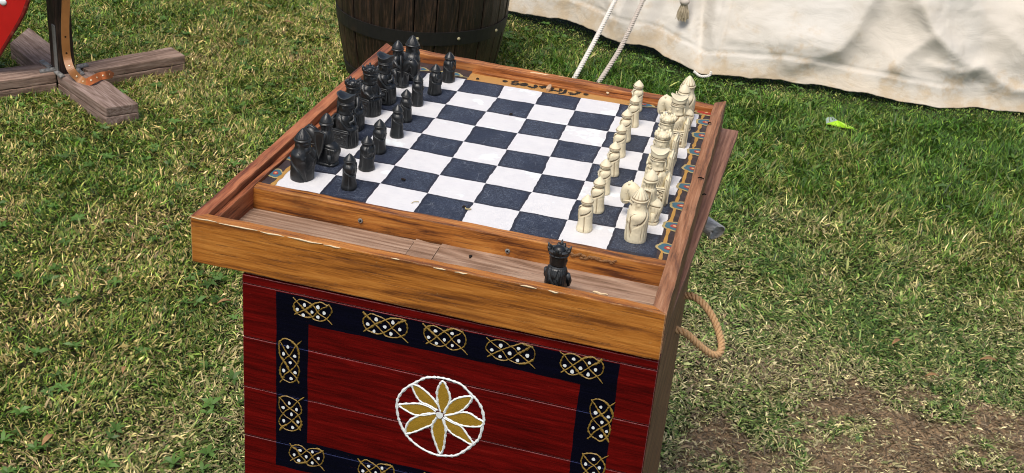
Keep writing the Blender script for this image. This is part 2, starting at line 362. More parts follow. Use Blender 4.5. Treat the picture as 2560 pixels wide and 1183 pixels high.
DIRT = [(onz(2330, 1110, GZ), 4.2), (onz(2080, 1165, GZ), 3.2), (onz(2520, 1130, GZ), 2.8), (onz(2420, 1190, GZ), 3.6), (onz(2130, 1000, GZ), 1.7), (onz(1800, 1120, GZ), 1.6), (onz(1960, 1230, GZ), 3.2)]
def dirt(x, y):
    r = np.zeros_like(x)
    for c, rad in DIRT: r = np.maximum(r, np.exp(-(((x - c[0]) ** 2 + (y - c[1]) ** 2) / rad ** 2)))
    return np.clip((r + (fb(x * .8, y * .8, 5) - .5) * 1.7 + (fb(x * 3, y * 3, 6) - .5) * .6 - .56) * 2.6, 0, 1)
def ground():
    m = NT('soil_and_shaded_thatch'); co = m.coord()
    n = m.noise(co, 22, 6, .65); nf = m.noise(co, 160, 5, .7)
    soil = m.mix(n, (.26, .17, .095), (.44, .31, .18)); soil = m.mix(m.math('MULTIPLY', m.smooth(nf, .55, .7), .5), soil, (.09, .055, .03))
    far = m.mix(m.noise(co, 3, 5, .7), (.050, .066, .020), (.095, .105, .042)); far = m.mix(m.smooth(nf, .5, .7), far, (.03, .035, .012))
    dm = m.n('Attribute', attribute_name='dirt').outputs['Fac']
    col = m.mix(dm, m.mix(m.math('MULTIPLY', m.n('Attribute', attribute_name='thatch_shade').outputs['Fac'], .6), far, (.009, .008, .004)), soil)  # thatch under the blades tinted near black, painting in the shade of the gaps
    mt = m.out(col, .9, m.math('ADD', n, m.math('MULTIPLY', nf, .5)), .95, .018, .2)
    xs = np.concatenate([[-900, -200, -60], np.linspace(-40, 34, 260), [60, 200, 900]]); ys = np.concatenate([[-900, -200, -40, -12], np.linspace(-2, 66, 220), [90, 250, 900]])
    X, Y = np.meshgrid(xs, ys); inb = (np.abs(X) < 41) & (Y > -3) & (Y < 67)
    Z = np.where(inb, (fb(X * .3, Y * .3, 9) - .5) * .22 + (fb(X * 1.7, Y * 1.7, 19) - .5) * .14, 0) + GZ - .07
    V = np.stack([X * S, Y * S, (Z - GZ) * S], -1).reshape(-1, 3); nx = len(xs); F = []
    for j in range(len(ys) - 1):
        for i in range(nx - 1):
            k = j * nx + i; F.append((k, k + 1, k + nx + 1, k + nx))
    dd = np.where(inb, dirt(X, Y), 0).reshape(-1)
    o = mk('ground', V.tolist(), F, mt, smooth=True, attr={'dirt': dd, 'thatch_shade': np.where(inb, 1.0, 0.0).reshape(-1)}); tag(o, kind='structure')
ground()

def tent_y(x):   # foot line of the canvas (squares)
    return np.interp(x, [p[0] for p in TENT_FOOT], [p[1] for p in TENT_FOOT])
TENT_IMG = [(1250, 22, .30), (1300, 33, .35), (1340, 42, .45), (1400, 45, .6), (1440, 58, .6), (1480, 75, .6), (1530, 102, .55), (1575, 110, .5), (1600, 112, .6), (1640, 126, .55), (1680, 150, .35), (1720, 170, .2), (1755, 187, .05), (1800, 188, .25), (1900, 197, .35), (1960, 203, .35), (2030, 212, .35), (2110, 224, .3), (2200, 243, .25), (2280, 260, .15), (2350, 271, .08), (2440, 270, .08), (2500, 277, .05), (2560, 284, .05)]
TF3 = [onz(u, v, GZ + h + .08) for u, v, h in TENT_IMG]
TF3 = [np.array([-22, 63, GZ + .2]), np.array([-14, 58.6, GZ + .2])] + TF3 + [np.array([30, 51.5, GZ + .05]), np.array([44, 54, GZ + .05])]
TENT_FOOT = [(p[0], p[1]) for p in TF3]

def grass():
    N = 2800000
    x = rng.uniform(-52, 44, N); y = rng.uniform(-3, 74, N)
    u, v = project(x, y, np.full(N, GZ)); 
    core = (u > -230) & (u < 2790) & (v > -120) & (v < 1370); ok = (u > -1200) & (u < 3700) & (v > -700) & (v < 1900) & (core | (rng.random(N) < .10)) & (y < tent_y(x) + 1.2)
    ok &= ~((x > .6) & (x < 8.3) & (y > -2.2) & (y < 4.8))
    dt = dirt(x, y); dens = 1 - .50 * dt; dens *= .72 + .28 * np.clip((fb(x * .8, y * .8, 31) - .3) * 3, 0, 1)
    sd_ = np.clip((x + 9 - (y - 30) * .12) / 9, 0, 1); nr_ = np.clip((31 - y) / 10, 0, 1); dens *= .62 + .38 * nr_ * sd_ + .12 * (1 - sd_)
    ok &= rng.random(N) < dens
    x, y, dt, u, v, core = x[ok], y[ok], dt[ok], u[ok], v[ok], core[ok]
    CAP = 785000
    if len(x) > CAP: x, y, dt, u, v, core = x[:CAP], y[:CAP], dt[:CAP], u[:CAP], v[:CAP], core[:CAP]
    n = len(x)
    # greenness: right-hand far lawn green, left olive, near right straw and grey
    side = np.clip((x + 9 - (y - 30) * .12) / 9, 0, 1); near = np.clip((34 - y + (fb(x * .25, y * .25, 55) - .5) * 10) / 13, 0, 1)
    g = .43 + .15 * side * (1 - near) - .20 * side * near + .03 * near * (1 - side) + (fb(x * .22, y * .22, 41) - .5) * .75 + (fb(x * .9, y * .9, 47) - .5) * .5 - dt * .5
    g += .06 * side * (1 - near); g += np.where(y > tent_y(x) - 7, .10, 0); foot_d = np.clip((tent_y(x) - y) / 3.0, .25, 1)
    t = rng.random(n) + (.5 - g) * .9 + dt * .35
    cols = np.array([[.040, .108, .010], [.078, .158, .016], [.140, .212, .030], [.250, .265, .070], [.400, .340, .130], [.50, .41, .20], [.18, .115, .060]])
    edges = [.16, .40, .66, .86, 1.06, 1.22]
    k = np.digitize(t, edges); c = cols[k] * np.clip(rng.lognormal(-.10, .48, (n, 1)), .25, 2.4)
    c[:, 0] *= (1 + .10 * (1 - side)); greyer = (side * near)[:, None] * .22; c *= 1.14; lum = c.mean(1, keepdims=True); c = c * (1 - greyer) + lum * np.array([.95, 1.05, .85]) * greyer
    L = rng.gamma(4.2, .098, n) * (.78 + .06 * side * (1 - near)); L = np.clip(L, .14, 1.1) * (1 - .36 * side * near) * (1 - .12 * (1 - side)) * (1 - .15 * near)
    L *= (1 - .25 * (1 - side) * .6) * foot_d
    wd = np.clip(rng.lognormal(-3.85, .38, n), .009, .055); broad = rng.random(n) < .03; wd[broad] = rng.uniform(.045, .075, broad.sum()); L[broad] *= .9
    thin = rng.random(n) < .03; L[thin] *= 1.7; wd[thin] *= .6
    wd[~core] *= 2.6; L[~core] *= 1.35
    az = rng.uniform(0, 2 * np.pi, n) 
    comb = fb(x * .5, y * .5, 61) * 6.28 * 2; az = np.where(rng.random(n) < .45, comb + rng.normal(0, .6, n), az)
    t1 = np.radians(rng.uniform(25, 78, n)); t1 = np.where(side * (1 - near) > .5, t1 * .9, t1); t1 = np.where(rng.random(n) < side * near, np.radians(rng.uniform(62, 88, n)), t1); t1 = np.where(dt > .3, np.radians(80), t1); t2 = np.minimum(t1 + np.radians(rng.uniform(-6, 34, n)), np.radians(103))
    t1[thin] *= .5; t2[thin] *= .6
    nw = 1000; wk = np.repeat(np.flatnonzero((dt < .2) & ((x < 2) | (y > 34)))[:nw], 6)       # broad-leaved weeds: rosettes of six leaves
    sl_ = slice(n - len(wk), n); m_ = len(wk); x[sl_] = x[wk]; y[sl_] = y[wk]; az[sl_] = np.tile(np.arange(6) * 1.047, m_ // 6) + np.repeat(rng.uniform(0, 6, m_ // 6), 6)
    big = np.repeat(rng.uniform(.6, 1.35, m_ // 6), 6); L[sl_] = .36 * big * rng.uniform(.8, 1.2, m_); wd[sl_] = .060 * big; t1[sl_] = np.radians(rng.uniform(45, 70, m_)); t2[sl_] = np.radians(rng.uniform(80, 105, m_))
    c[sl_] = np.array([.075, .150, .028]) * np.repeat(rng.uniform(.7, 1.6, (m_ // 6, 1)), 6, 0)
    z0 = rng.uniform(-.05, .15, n) * (1 - dt) * (1 - .45 * side * near); z0[sl_] = .16
    ca, sa = np.cos(az), np.sin(az)
    def step(p, tilt, ln): return p + np.stack([ca * np.sin(tilt) * ln, sa * np.sin(tilt) * ln, np.cos(tilt) * ln], -1)
    p0 = np.stack([x, y, GZ + z0], -1); p1 = step(p0, t1, L * .5); p2 = step(p1, t2, L * .5); p2[:, 2] = np.maximum(p2[:, 2], GZ + .01)
    tw = rng.normal(0, .5, n); wx = np.stack([-sa * np.cos(tw), ca * np.cos(tw), np.sin(tw)], -1) * wd[:, None]
    V = np.stack([p0 - wx * .7, p0 + wx * .7, p1 - wx, p1 + wx, p2], 1).reshape(-1, 3); V[:, 2] -= GZ; V *= S
    b = np.arange(n) * 5
    me = bpy.data.meshes.new('grass'); me.vertices.add(n * 5); me.vertices.foreach_set('co', V.astype(np.float32).ravel())
    lo = np.stack([b, b + 1, b + 3, b + 2, b + 2, b + 3, b + 4], 1).ravel(); me.loops.add(len(lo)); me.loops.foreach_set('vertex_index', lo.astype(np.int32))
    st = np.stack([np.arange(n) * 7, np.arange(n) * 7 + 4], 1).ravel(); me.polygons.add(n * 2); me.polygons.foreach_set('loop_start', st.astype(np.int32))
    me.update(calc_edges=True); me.validate()
    ca_ = me.color_attributes.new('tint', 'FLOAT_COLOR', 'POINT'); cc = np.ones((n, 5, 4), np.float32); cc[..., :3] = c[:, None, :]; cc[:, :2, :3] *= .78; ca_.data.foreach_set('color', cc.ravel())  # root vertices tinted darker: shade low in the grass painted into the colour
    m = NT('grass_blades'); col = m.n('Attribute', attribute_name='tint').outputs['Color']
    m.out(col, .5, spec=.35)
    tr = m.n('BsdfTranslucent', {'Color': m.mix(1.0, col, (1.1, 1.3, .6), 'MULTIPLY')}); mx = m.n('MixShader', {0: .20, 1: m.b.outputs[0], 2: tr.outputs[0]})
    m.t.links.new(mx.outputs[0], m.t.nodes['Material Output'].inputs[0])
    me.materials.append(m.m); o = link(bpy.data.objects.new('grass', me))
    tag(o, 'short trampled lawn grass mixed green and straw covering the ground', 'grass', kind='stuff')
grass()
def crumbs():
    """clods and small stones in the bare soil"""
    n = 26000; x = rng.uniform(-4, 34, n); y = rng.uniform(8, 34, n); k = (dirt(x, y) > .25) & (rng.random(n) < .8); x, y = x[k][:5200], y[k][:5200]; n = len(x)
    s = np.clip(rng.lognormal(-3.75, .55, n), .010, .09); ph = (1 + 5 ** .5) / 2
    iv = np.array([(-1, ph, 0), (1, ph, 0), (-1, -ph, 0), (1, -ph, 0), (0, -1, ph), (0, 1, ph), (0, -1, -ph), (0, 1, -ph), (ph, 0, -1), (ph, 0, 1), (-ph, 0, -1), (-ph, 0, 1)]) / 1.9
    fi = [(0,11,5),(0,5,1),(0,1,7),(0,7,10),(0,10,11),(1,5,9),(5,11,4),(11,10,2),(10,7,6),(7,1,8),(3,9,4),(3,4,2),(3,2,6),(3,6,8),(3,8,9),(4,9,5),(2,4,11),(6,2,10),(8,6,7),(9,8,1)]
    V = iv[None] * s[:, None, None] * rng.uniform(.6, 1.35, (n, 12, 1)) * np.array([1, 1, .6]); V += np.stack([x, y, np.full(n, .0) + s * .1], -1)[:, None]; V *= S
    F = (np.array(fi)[None] + (np.arange(n) * 12)[:, None, None]).reshape(-1, 3)
    o = mk('soil_crumbs', V.reshape(-1, 3).tolist(), F.tolist(), plain('soil_clods', (.27, .18, .10), .95, .45, 40, .5, .15)); tag(o, 'crumbs and clods of bare brown soil in the worn patch at lower right', 'soil', kind='stuff')
crumbs()
# ------------------------------------------------------------------ painted chest
YAW = math.radians(-2.0); DX = np.array([math.cos(YAW), math.sin(YAW), 0]); DN = np.array([math.sin(YAW), -math.cos(YAW), 0])   # along the front, and outward
KR = np.array([8.47, -2.47, 0.0])      # front right corner of the chest in plan
CW = 8.22; CD = 7.7; CT = -.84
KL = KR - DX * CW
def face(u, v):    # pixel -> chest front (a metres from left corner, z metres from ground)
    p = onpl(u, v, KR, DN); return ((p - KL) @ DX) * S, (p[2] - GZ) * S
bl, br_, ti, bi = face(690, 730), face(1552, 900), face(771, 820), face(1450, 960)
BAND = ((bl[0], br_[0], face(684, 1160)[1], face(690, 728)[1]), (ti[0], bi[0], face(770, 1108)[1], (face(775, 816)[1] + face(1459, 959)[1]) / 2))
chest = empty('painted_chest', W(KL[0], KL[1], GZ), YAW, label='tall red wooden chest painted with navy band, ochre knots and a white ringed flower', cat='chest')
M_['red'] = red_plank_mat()
def cbox(name, a0, a1, b0, b1, z0, z1, mat, parent=chest, **k):   # a along the front, b inwards, z heights in squares (chest space)
    q = [(a0, b0), (a1, b0), (a1, b1), (a0, b1)]
    SK = lambda p: (p[0] - .0349 * p[1], p[1])
    if abs(b1 - b0) > abs(a1 - a0): q = [(a0, b0), (a0, b1), (a1, b1), (a1, b0)]
    return plank(name, [Vector((a * S, b * S, (z0 - GZ) * S)) for a, b in map(SK, q)], [Vector((a * S, b * S, (z1 - GZ) * S)) for a, b in map(SK, q)], mat, parent, local=True, **k)
zs = [CT, -1.035, -2.255, -3.44, -4.63, -5.82, -7.0, -8.2, -9.4, -10.6, -11.8, -12.96]
for i in range(len(zs) - 1):
    cbox('plank', 0.0, CW, random.uniform(-.006, .006), .3, zs[i + 1] + .012, zs[i] - .006, M_['red'], bev=.0011, cuts=20, jit=.00035, seed=i)
cbox('side_panel', CW - .29, CW + .005, .31, CD, -12.96, CT, M_['side'], cuts=6)
cbox('side_panel', .0, .29, .31, CD, -12.96, CT, M_['side'], cuts=6)
cbox('side_panel', .3, CW - .3, CD - .3, CD - .01, -12.96, CT, M_['side'], cuts=4)
cbox('lid', .05, CW - .02, .05, CD, CT + .002, CT + .035, M_['side'], cuts=4, bev=.0004, jit=.0001)
for a in (.5, CW - .5):
    for b in (.7, CD - .7): cbox('foot', a - .3, a + .3, b - .3, b + .3, -13.05, -12.97, M_['side'], cuts=2)
# painted decoration
def facept(u, v, lift=0.0):
    p = onpl(u, v, KR, DN) + DN * lift; return W(*p)
kn = lambda pts: [(600 + x / 5.827, 980 + y / 5.827) for x, y in pts]
KNOT = [kn([(690, 735), (745, 790), (800, 840), (870, 920), (950, 1010), (1000, 1060), (1080, 1085), (1160, 1070), (1215, 1020), (1225, 930), (1185, 850)]),
        kn([(735, 1000), (800, 965), (870, 912), (930, 868), (1000, 825), (1080, 818), (1140, 840), (1190, 862)]),
        kn([(1195, 845), (1150, 880), (1100, 910), (1040, 960), (980, 1015), (900, 1040), (830, 1020), (770, 975), (715, 900), (718, 835), (745, 790), (800, 765), (870, 785), (950, 840), (1010, 895), (1045, 950), (1100, 1000), (1160, 1060), (1250, 1155)])]
KDOT = kn([(858, 835), (777, 907), (863, 992), (965, 940), (1057, 873), (1057, 1030), (1145, 965)])
kc = np.array(face(*kn([(965, 932)])[0]))
def fl(u, v): return np.array(face(u, v)) - kc
K2 = [[fl(*p) for p in s] for s in KNOT]; D2 = [fl(*p) for p in KDOT]
def knot(cu, cv, rot, seed, sx=1.0, sy=1.0):
    random.seed(seed); c = np.array(face(cu, cv)); V = []; F = []; mi = []; n = (0, -1, 0)
    sx *= random.uniform(.93, 1.07); sy *= random.uniform(.92, 1.08); sh = random.uniform(-.10, .10)
    def tr(p, j=.0009):
        x, y = p[0] * sx + p[1] * sh, p[1] * sy
        if rot: x, y = -y * 1.02, x * 1.0
        return Vector((c[0] + x + random.uniform(-j, j), -.0003, c[1] + y + random.uniform(-j, j)))
    for s_ in K2:
        pts = [tr(p) for p in s_]
        for rep in range(2):
            q = [p + Vector((random.uniform(-.0004, .0004), 0, random.uniform(-.0004, .0004))) for p in pts]
            v, f = stroke_data(q, random.uniform(.0008, .0017), n, .0006 + rep * .0003, len(V), .4); V += v; F += f; mi += [0] * len(f)
        if rot == 0 or True:
            k = random.randrange(len(pts) - 2); v, f = stroke_data(pts[k:k + 3], .0027, n, .0009, len(V), .3); V += v; F += f; mi += [0] * len(f)
    for p in D2:
        v, f = disc_data(tr(p), .0020 * random.uniform(.85, 1.15), .0023 * random.uniform(.85, 1.2), (1, 0, 0), (0, 0, 1), n, .0013, len(V), 10, seed=random.random() * 6); V += v; F += f; mi += [1] * len(f)
    o = mk('painted_knot', V, F, [M_['gold'], M_['white']], chest, local=True); o.data.polygons.foreach_set('material_index', mi); return o
for i, (cu, cv, rot, sx, sy) in enumerate([(780, 776, 0, 1.05, .88), (962, 815, 0, 1.15, 1.0), (1112, 845, 0, 1.12, .95), (1276, 880, 0, 1.12, .95), (1453, 916, 0, .98, .95), (724, 905, 1, 1.22, .95), (727, 1035, 1, 1.03, 1.0), (767, 1140, 0, 1, 1), (940, 1180, 0, 1.05, 1), (1110, 1216, 0, 1.05, 1), (1280, 1250, 0, 1.05, 1), (1502, 1052, 1, 1.1, .95), (1482, 1180, 1, 1.1, .95)]):
    knot(cu, cv, rot, 100 + i, sx, sy)
random.seed(21)
fx_ = lambda pts: [(960 + x / 4.929, 920 + y / 4.929) for x, y in pts]
RC = [(650, 115), (520, 120), (400, 175), (270, 250), (185, 350), (158, 460), (175, 600), (205, 690), (265, 810), (350, 905), (480, 1000), (640, 1068), (780, 1082), (890, 1075), (1010, 1010), (1110, 930), (1175, 860), (1215, 720), (1232, 640), (1205, 500), (1140, 390), (1075, 325), (960, 210), (860, 165), (750, 130), (650, 115)]
V, F = stroke_data([facept(*p) for p in fx_(RC)], .0032, DN, .0012, 0, .25)
mk('painted_ring', V, F, M_['white'], chest)
PET = [[(695, 540), (665, 430), (655, 300), (690, 200), (732, 165), (775, 240), (812, 350), (800, 440), (735, 545)],
       [(740, 560), (800, 450), (880, 385), (980, 355), (1075, 352), (1070, 410), (980, 510), (880, 560), (750, 580)],
       [(745, 590), (850, 570), (960, 545), (1060, 560), (1150, 620), (1222, 662), (1195, 715), (1080, 722), (960, 705), (860, 665), (745, 600)],
       [(730, 610), (860, 680), (950, 720), (1040, 840), (1095, 920), (1060, 935), (950, 870), (850, 815), (770, 730), (730, 620)],
       [(655, 610), (600, 680), (595, 790), (630, 910), (690, 1050), (735, 980), (750, 870), (760, 750), (715, 620)],
       [(640, 560), (520, 560), (400, 600), (300, 670), (265, 800), (380, 785), (500, 735), (600, 690), (650, 600)],
       [(640, 535), (560, 480), (440, 440), (300, 440), (185, 455), (270, 520), (380, 575), (500, 580), (640, 555)],
       [(660, 520), (560, 460), (450, 410), (380, 310), (348, 210), (420, 220), (520, 290), (610, 380), (660, 450)]]
for pt in PET:
    P3 = [facept(*p) for p in fx_(pt)]; c = sum(P3, Vector()) / len(P3); V = []; F = []; n = Vector(DN)
    P3 = [c + (p - c) * 1.0 for p in P3]; sp = spline(P3, 30); V = [c + n * .0008] + [p + n * .0004 for p in sp]; F = [(0, k, k + 1) for k in range(1, len(sp))] + [(0, len(sp), 1)]; mi = [0] * len(F)
    v, f = stroke_data(P3, .0029, DN, .0014, len(V), .25); V += v; F += f; mi += [1] * len(f)
    o = mk('painted_petal', V, F, [M_['petal'], M_['white']], chest); o.data.polygons.foreach_set('material_index', mi)
c = facept(960 + 690 / 4.929, 920 + 572 / 4.929)
V, F = disc_data(c, .0046, .0046, tuple(DX), (0, 0, 1), tuple(DN), .0018, 0, 14); mk('flower_centre', V, F, M_['white'], chest)
# rope handle: hangs out from the right side
hl = [(1713, 739, 4.2), (1735, 742, 4.12), (1763, 765, 3.95), (1787, 803, 3.7), (1801, 845, 3.4), (1804, 870, 3.15), (1795, 887, 2.95), (1775, 884, 2.8), (1746, 862, 2.65), (1718, 836, 2.55), (1697, 826, 2.5)]
hp = [W(*onpl(u, v, (0, y, 0), (0, 1, 0))) for u, v, y in hl]
hp = [hp[0] + Vector((-.02, 0, 0))] + hp + [hp[-1] + Vector((-.02, 0, .001))]
rope('rope_handle', hp, .0056, .019, M_['jute'], chest, step=.0011)

# ------------------------------------------------------------------ plain board between chest and game board
bp = [(0.1, -1.4), (8.46, -1.75), (8.985, 9.12), (.6, 9.3)]
sb = empty('support_board', W(4.5, 3.5, -.8), label='flat reddish brown board under the game board, jutting out at its right edge', cat='board')
zb0, zb1 = CT + .04, -.665
for (l0, r0) in ((0.0, .48), (.49, 1.0)):
    q = [(lerp(bp[0][0], bp[1][0], l0), lerp(bp[0][1], bp[1][1], l0)), (lerp(bp[3][0], bp[2][0], l0), lerp(bp[3][1], bp[2][1], l0)), (lerp(bp[3][0], bp[2][0], r0), lerp(bp[3][1], bp[2][1], r0)), (lerp(bp[0][0], bp[1][0], r0), lerp(bp[0][1], bp[1][1], r0))]
    plank('board', [W(x, y, zb0) for x, y in q], [W(x, y, zb1) for x, y in q], M_['under'], sb, cuts=18, jit=.0006)

# ------------------------------------------------------------------ game board
gb = empty('game_board', W(0, 0, 0), label='large wooden framed chess board with blue and white painted squares on the chest', cat='chess board')
# painted surface, warped to the hand-drawn grid
GP = {(1,1):(839,437.8),(2,1):(951.4,458.4),(2,2):(987.4,414.1),(2,3):(1023.7,372.6),(3,1):(1067.5,482.8),(3,2):(1099.5,437),(3,3):(1131.9,394.1),(3,4):(1159.2,354.5),(4,1):(1184.3,506.5),(4,2):(1213,458.7),(4,3):(1243.4,414.4),(4,4):(1266.8,373.8),(5,1):(1298.9,528),(5,2):(1329.3,480.3),(5,3):(1355.9,435),(5,4):(1375.6,391.5),(5,5):(1396.5,350),(2,8):(1164,198.5),(3,8):(1262,214.9),(4,8):(1356.5,230.6),(2,7):(1143.7,228.5),(3,7):(1244.3,244.5),(4,7):(1336.8,260.1),(2,6):(1115,260.9),(3,6):(1215.6,279.2),(4,6):(1316.1,296.6),(2,5):(1088.2,295.8),(3,5):(1188,314.7),(4,5):(1292.8,332.9),(2,4):(1054.4,334.1),(1,8):(1070.7,182.8),(5,8):(1452.8,245),(6,8):(1550.8,260.2),(5,7):(1437.1,276.6),(6,7):(1538.5,290.2),(5,6):(1417.6,313.5),(6,6):(1520.8,328.5),(6,5):(1502.5,367.6),(6,4):(1482.3,408.6),(7,6):(1625.1,343.1),(7,5):(1608.2,382.8),(7,7):(1638.2,305.4),(8,8):(1748.1,286.8),(8,7):(1739.7,318),(8,6):(1727,358.6),(8,5):(1713.5,398),(6,3):(1462.6,452.4),(6,2):(1441.4,499.7),(6,1):(1418.1,549.6),(7,4):(1593.6,426.7),(7,3):(1578.4,472.7),(7,1):(1536.9,569.1),(8,4):(1702.6,442.3),(8,3):(1688.3,487.9),(8,2):(1672.2,536.9),(8,1):(1654.4,587.7)}
off = {k: (onz(*p, 0)[:2] - np.array(k, float)) for k, p in GP.items()}
def goff(i, j):
    w_ = 0; a = np.zeros(2)
    for k, o_ in off.items():
        ww = 1 / ((k[0] - i) ** 2 + (k[1] - j) ** 2 + .03) ** 2; w_ += ww; a += ww * o_
    return a / w_
xs = [-.9, -.4] + [k * .5 for k in range(0, 17)] + [8.45]; ys = [-.45] + [k * .5 for k in range(0, 17)] + [8.25, 8.75]
V = []; UVs = []; F = []
for y in ys:
    for x in xs:
        o_ = goff(min(max(x, 0), 8), min(max(y, 0), 8)); xx, yy = x + o_[0], y + o_[1]
        if y < 0: yy = lerp(-.02, -.27, (x + .4) / 8.6)
        if x == -.9: xx = lerp(-.50, -.24, yy / 8.6)
        V.append(W(xx, yy, 0)); UVs.append((xx if x < 0 else x, yy if y < 0 else y))
nx = len(xs)
for j in range(len(ys) - 1):
    for i in range(nx - 1): k = j * nx + i; F.append((k, k + 1, k + nx + 1, k + nx))
pb = mk('playing_surface', V, F, board_mat(), gb)
uvl = pb.data.uv_layers.new(name='uv')
for lp in pb.data.loops: uvl.data[lp.index].uv = UVs[lp.vertex_index]
plank('base_panel', [W(-.62, -1.9, -.60), W(8.3, -2.2, -.60), W(8.4, 8.6, -.60), W(-.4, 8.7, -.60)], [W(-.62, -1.9, -.44), W(8.3, -2.2, -.44), W(8.4, 8.6, -.44), W(-.4, 8.7, -.44)], M_['tray'], gb, cuts=3)
box('spacer', (-.3, .3, -.438), (8.2, 8.4, -.06), M_['under'], gb, cuts=3)
def quadplank(name, pts, z0, z1, mat, **k):
    """pts: plan corners; z1 scalar or per-corner top heights"""
    zt = z1 if hasattr(z1, '__len__') else [z1] * 4
    return plank(name, [W(x, y, z0) for x, y in pts], [W(x, y, z) for (x, y), z in zip(pts, zt)], mat, gb, **k)
# front plank and the rest of the frame
quadplank('rim_plank', [(-.80, -2.17), (8.475, -2.53), (8.24, -2.29), (-.54, -1.94)], -.785, .20, M_['front'], cuts=60, jit=.0009, seed=3, bev=.0014)
quadplank('rim_plank', [(-.535, -1.935), (-.20, 8.60), (-.47, 8.86), (-.795, -2.163)], -.78, [.205, .30, .32, .205], M_['rim_y'], cuts=44, jit=.0012, seed=5, bev=.0018)
quadplank('ledge', [(-.41, -1.93), (-.07, 8.40), (-.205, 8.42), (-.53, -1.9)], -.60, .075, M_['rim_y'], cuts=30, jit=.001, seed=6)
quadplank('rim_plank', [(8.485, -2.535), (8.555, 8.90), (8.27, 8.66), (8.20, -2.31)], -.66, [.20, .16, .16, .20], M_['rim_r'], cuts=44, jit=.0012, seed=7, bev=.0018)
quadplank('rim_plank', [(-.2, 8.66), (8.295, 8.27), (8.295, 8.58), (-.2, 8.98)], -.66, [.25, .13, .13, .25], M_['rim_x'], cuts=44, jit=.0011, seed=8)
# strip of moulding with a splintered lower edge along the back rim
quadplank('moulding', [(2.0, 8.43), (6.9, 8.20), (6.9, 8.34), (2.0, 8.56)], -.05, [.07, .05, .06, .08], M_['rim_x'], cuts=40, jit=.0016, seed=18, bev=.0008)
quadplank('divider', [(-.385, -.20), (8.235, -.44), (8.235, -.17), (-.385, .07)], -.438, .045, M_['div'], cuts=40, jit=.0009, seed=9, bev=.0014)
# tray floor boards
for x0, x1 in ((-.40, 3.18), (3.19, 3.72), (3.73, 8.23)):
    ya = lambda x: -1.95 - .35 * (x + .5) / 8.8
    quadplank('tray_floor_board', [(x0, ya(x0)), (x1, ya(x1)), (x1, -.42), (x0, -.30)], -.437, -.405 + random.uniform(-.01, .008), M_['tray'], cuts=10, jit=.0004, bev=.0004, seed=int(x0 * 9))
# screws in the divider front, nails in the right rim
def screw(u, v):
    n = np.array([-.028, -1, 0]); n = n / np.linalg.norm(n); p = onpl(u, v, (4, -.335, 0), n); c = W(*(p + n * .012)); bm = bmesh.new()
    bmesh.ops.create_cone(bm, cap_ends=True, segments=16, radius1=.0032, radius2=.0026, depth=.0012)
    bm.transform(Matrix.Translation(c) @ Matrix.Rotation(math.radians(90), 4, 'X')); o = bm_obj('screw', bm, M_['iron'], gb)
    for a in (20, 110):
        b2 = bmesh.new(); bmesh.ops.create_cube(b2, size=1); b2.transform(Matrix.Translation(c + Vector(n) * .0006) @ Matrix.Rotation(math.radians(a), 4, 'Y') @ Matrix.Diagonal((.0036, .0006, .0008, 1)))
        bm_obj('screw_slot', b2, M_['hole'], o)
screw(901, 552); screw(1269, 628)
for u, v, z in ((1774, 309, .19), (1752, 447, .2), (1806, 253, .17), (1760, 488, .2)):
    p = onz(u, v, z); V = []; F = []
    for k in range(4):
        a = random.uniform(0, 6.28); l = random.uniform(.02, .07)
        vv, ff = tube_data([W(p[0] - l * math.cos(a), p[1] - l * math.sin(a), z + .005), W(p[0], p[1], z + .035), W(p[0] + l * math.cos(a), p[1] + l * .5 * math.sin(a), z + .012)], .0007, 5, True, len(V)); V += vv; F += ff
    mk('rusted_nail', V, F, M_['hole'], gb)
# gouge in the divider front: splintered patch
for k in range(22):
    u = lerp(1428, 1538, k / 21); v = 636 + (u - 1428) * .178 + random.uniform(-5, 5)
    p = onpl(u, v, (4, -.335, 0), (-.028, -1, 0)); c = W(*p); bm = bmesh.new(); bmesh.ops.create_icosphere(bm, subdivisions=1, radius=random.uniform(.0014, .0028))
    bm.transform(Matrix.Translation(c) @ Matrix.Rotation(random.uniform(-.4, .4), 4, 'Y') @ Matrix.Diagonal((1.6, .5, .8, 1)))
    if k == 0: acc = bmesh.new()
    me = bpy.data.meshes.new('t'); bm.to_mesh(me); bm.free(); acc.from_mesh(me)
bm_obj('splintered_gouge', acc, plain('splintered_wood', (.24, .12, .05), .8, .8, 300, .9, .2, 0, (.03, .012, .006)), gb)
# bare wood splinter on the front plank edge and a long one along the back rim
def sliver(name, a, b, wd, mat=None):
    a, b = Vector(a), Vector(b); pts = [lerp(a, b, t) + Vector((0, 0, .0005 * math.sin(t * 9))) for t in np.linspace(0, 1, 9)]
    v, f = tube_data(pts, [wd * (.4 + .6 * math.sin(math.pi * min(1, max(.06, t)) ** .7)) for t in np.linspace(0, 1, 9)], 6); return mk(name, v, f, mat or M_['chip'], gb)
p = onz(1482, 731, -.40); q_ = onz(1519, 739, -.40); sliver('wood_splinter', W(p[0], p[1], -.385), W(q_[0], q_[1], -.385), .0014)
p = onz(1326, 181, .2); q_ = onz(1425, 194, .19); sliver('wood_splinter', W(p[0], p[1], .19), W(q_[0], q_[1], .165), .0013)
p = onz(1369, 225, .05); q_ = onz(1376, 214, .05); sliver('wood_knot_chip', W(p[0], p[1], .04), W(q_[0], q_[1] , .06), .0042, plain('knot_chip', (.5, .33, .2), .8, .3))
p = onz(1516, 237, .05); sliver('white_crumb', W(p[0], p[1], .1), W(p[0] + .06, p[1], .1), .0018)
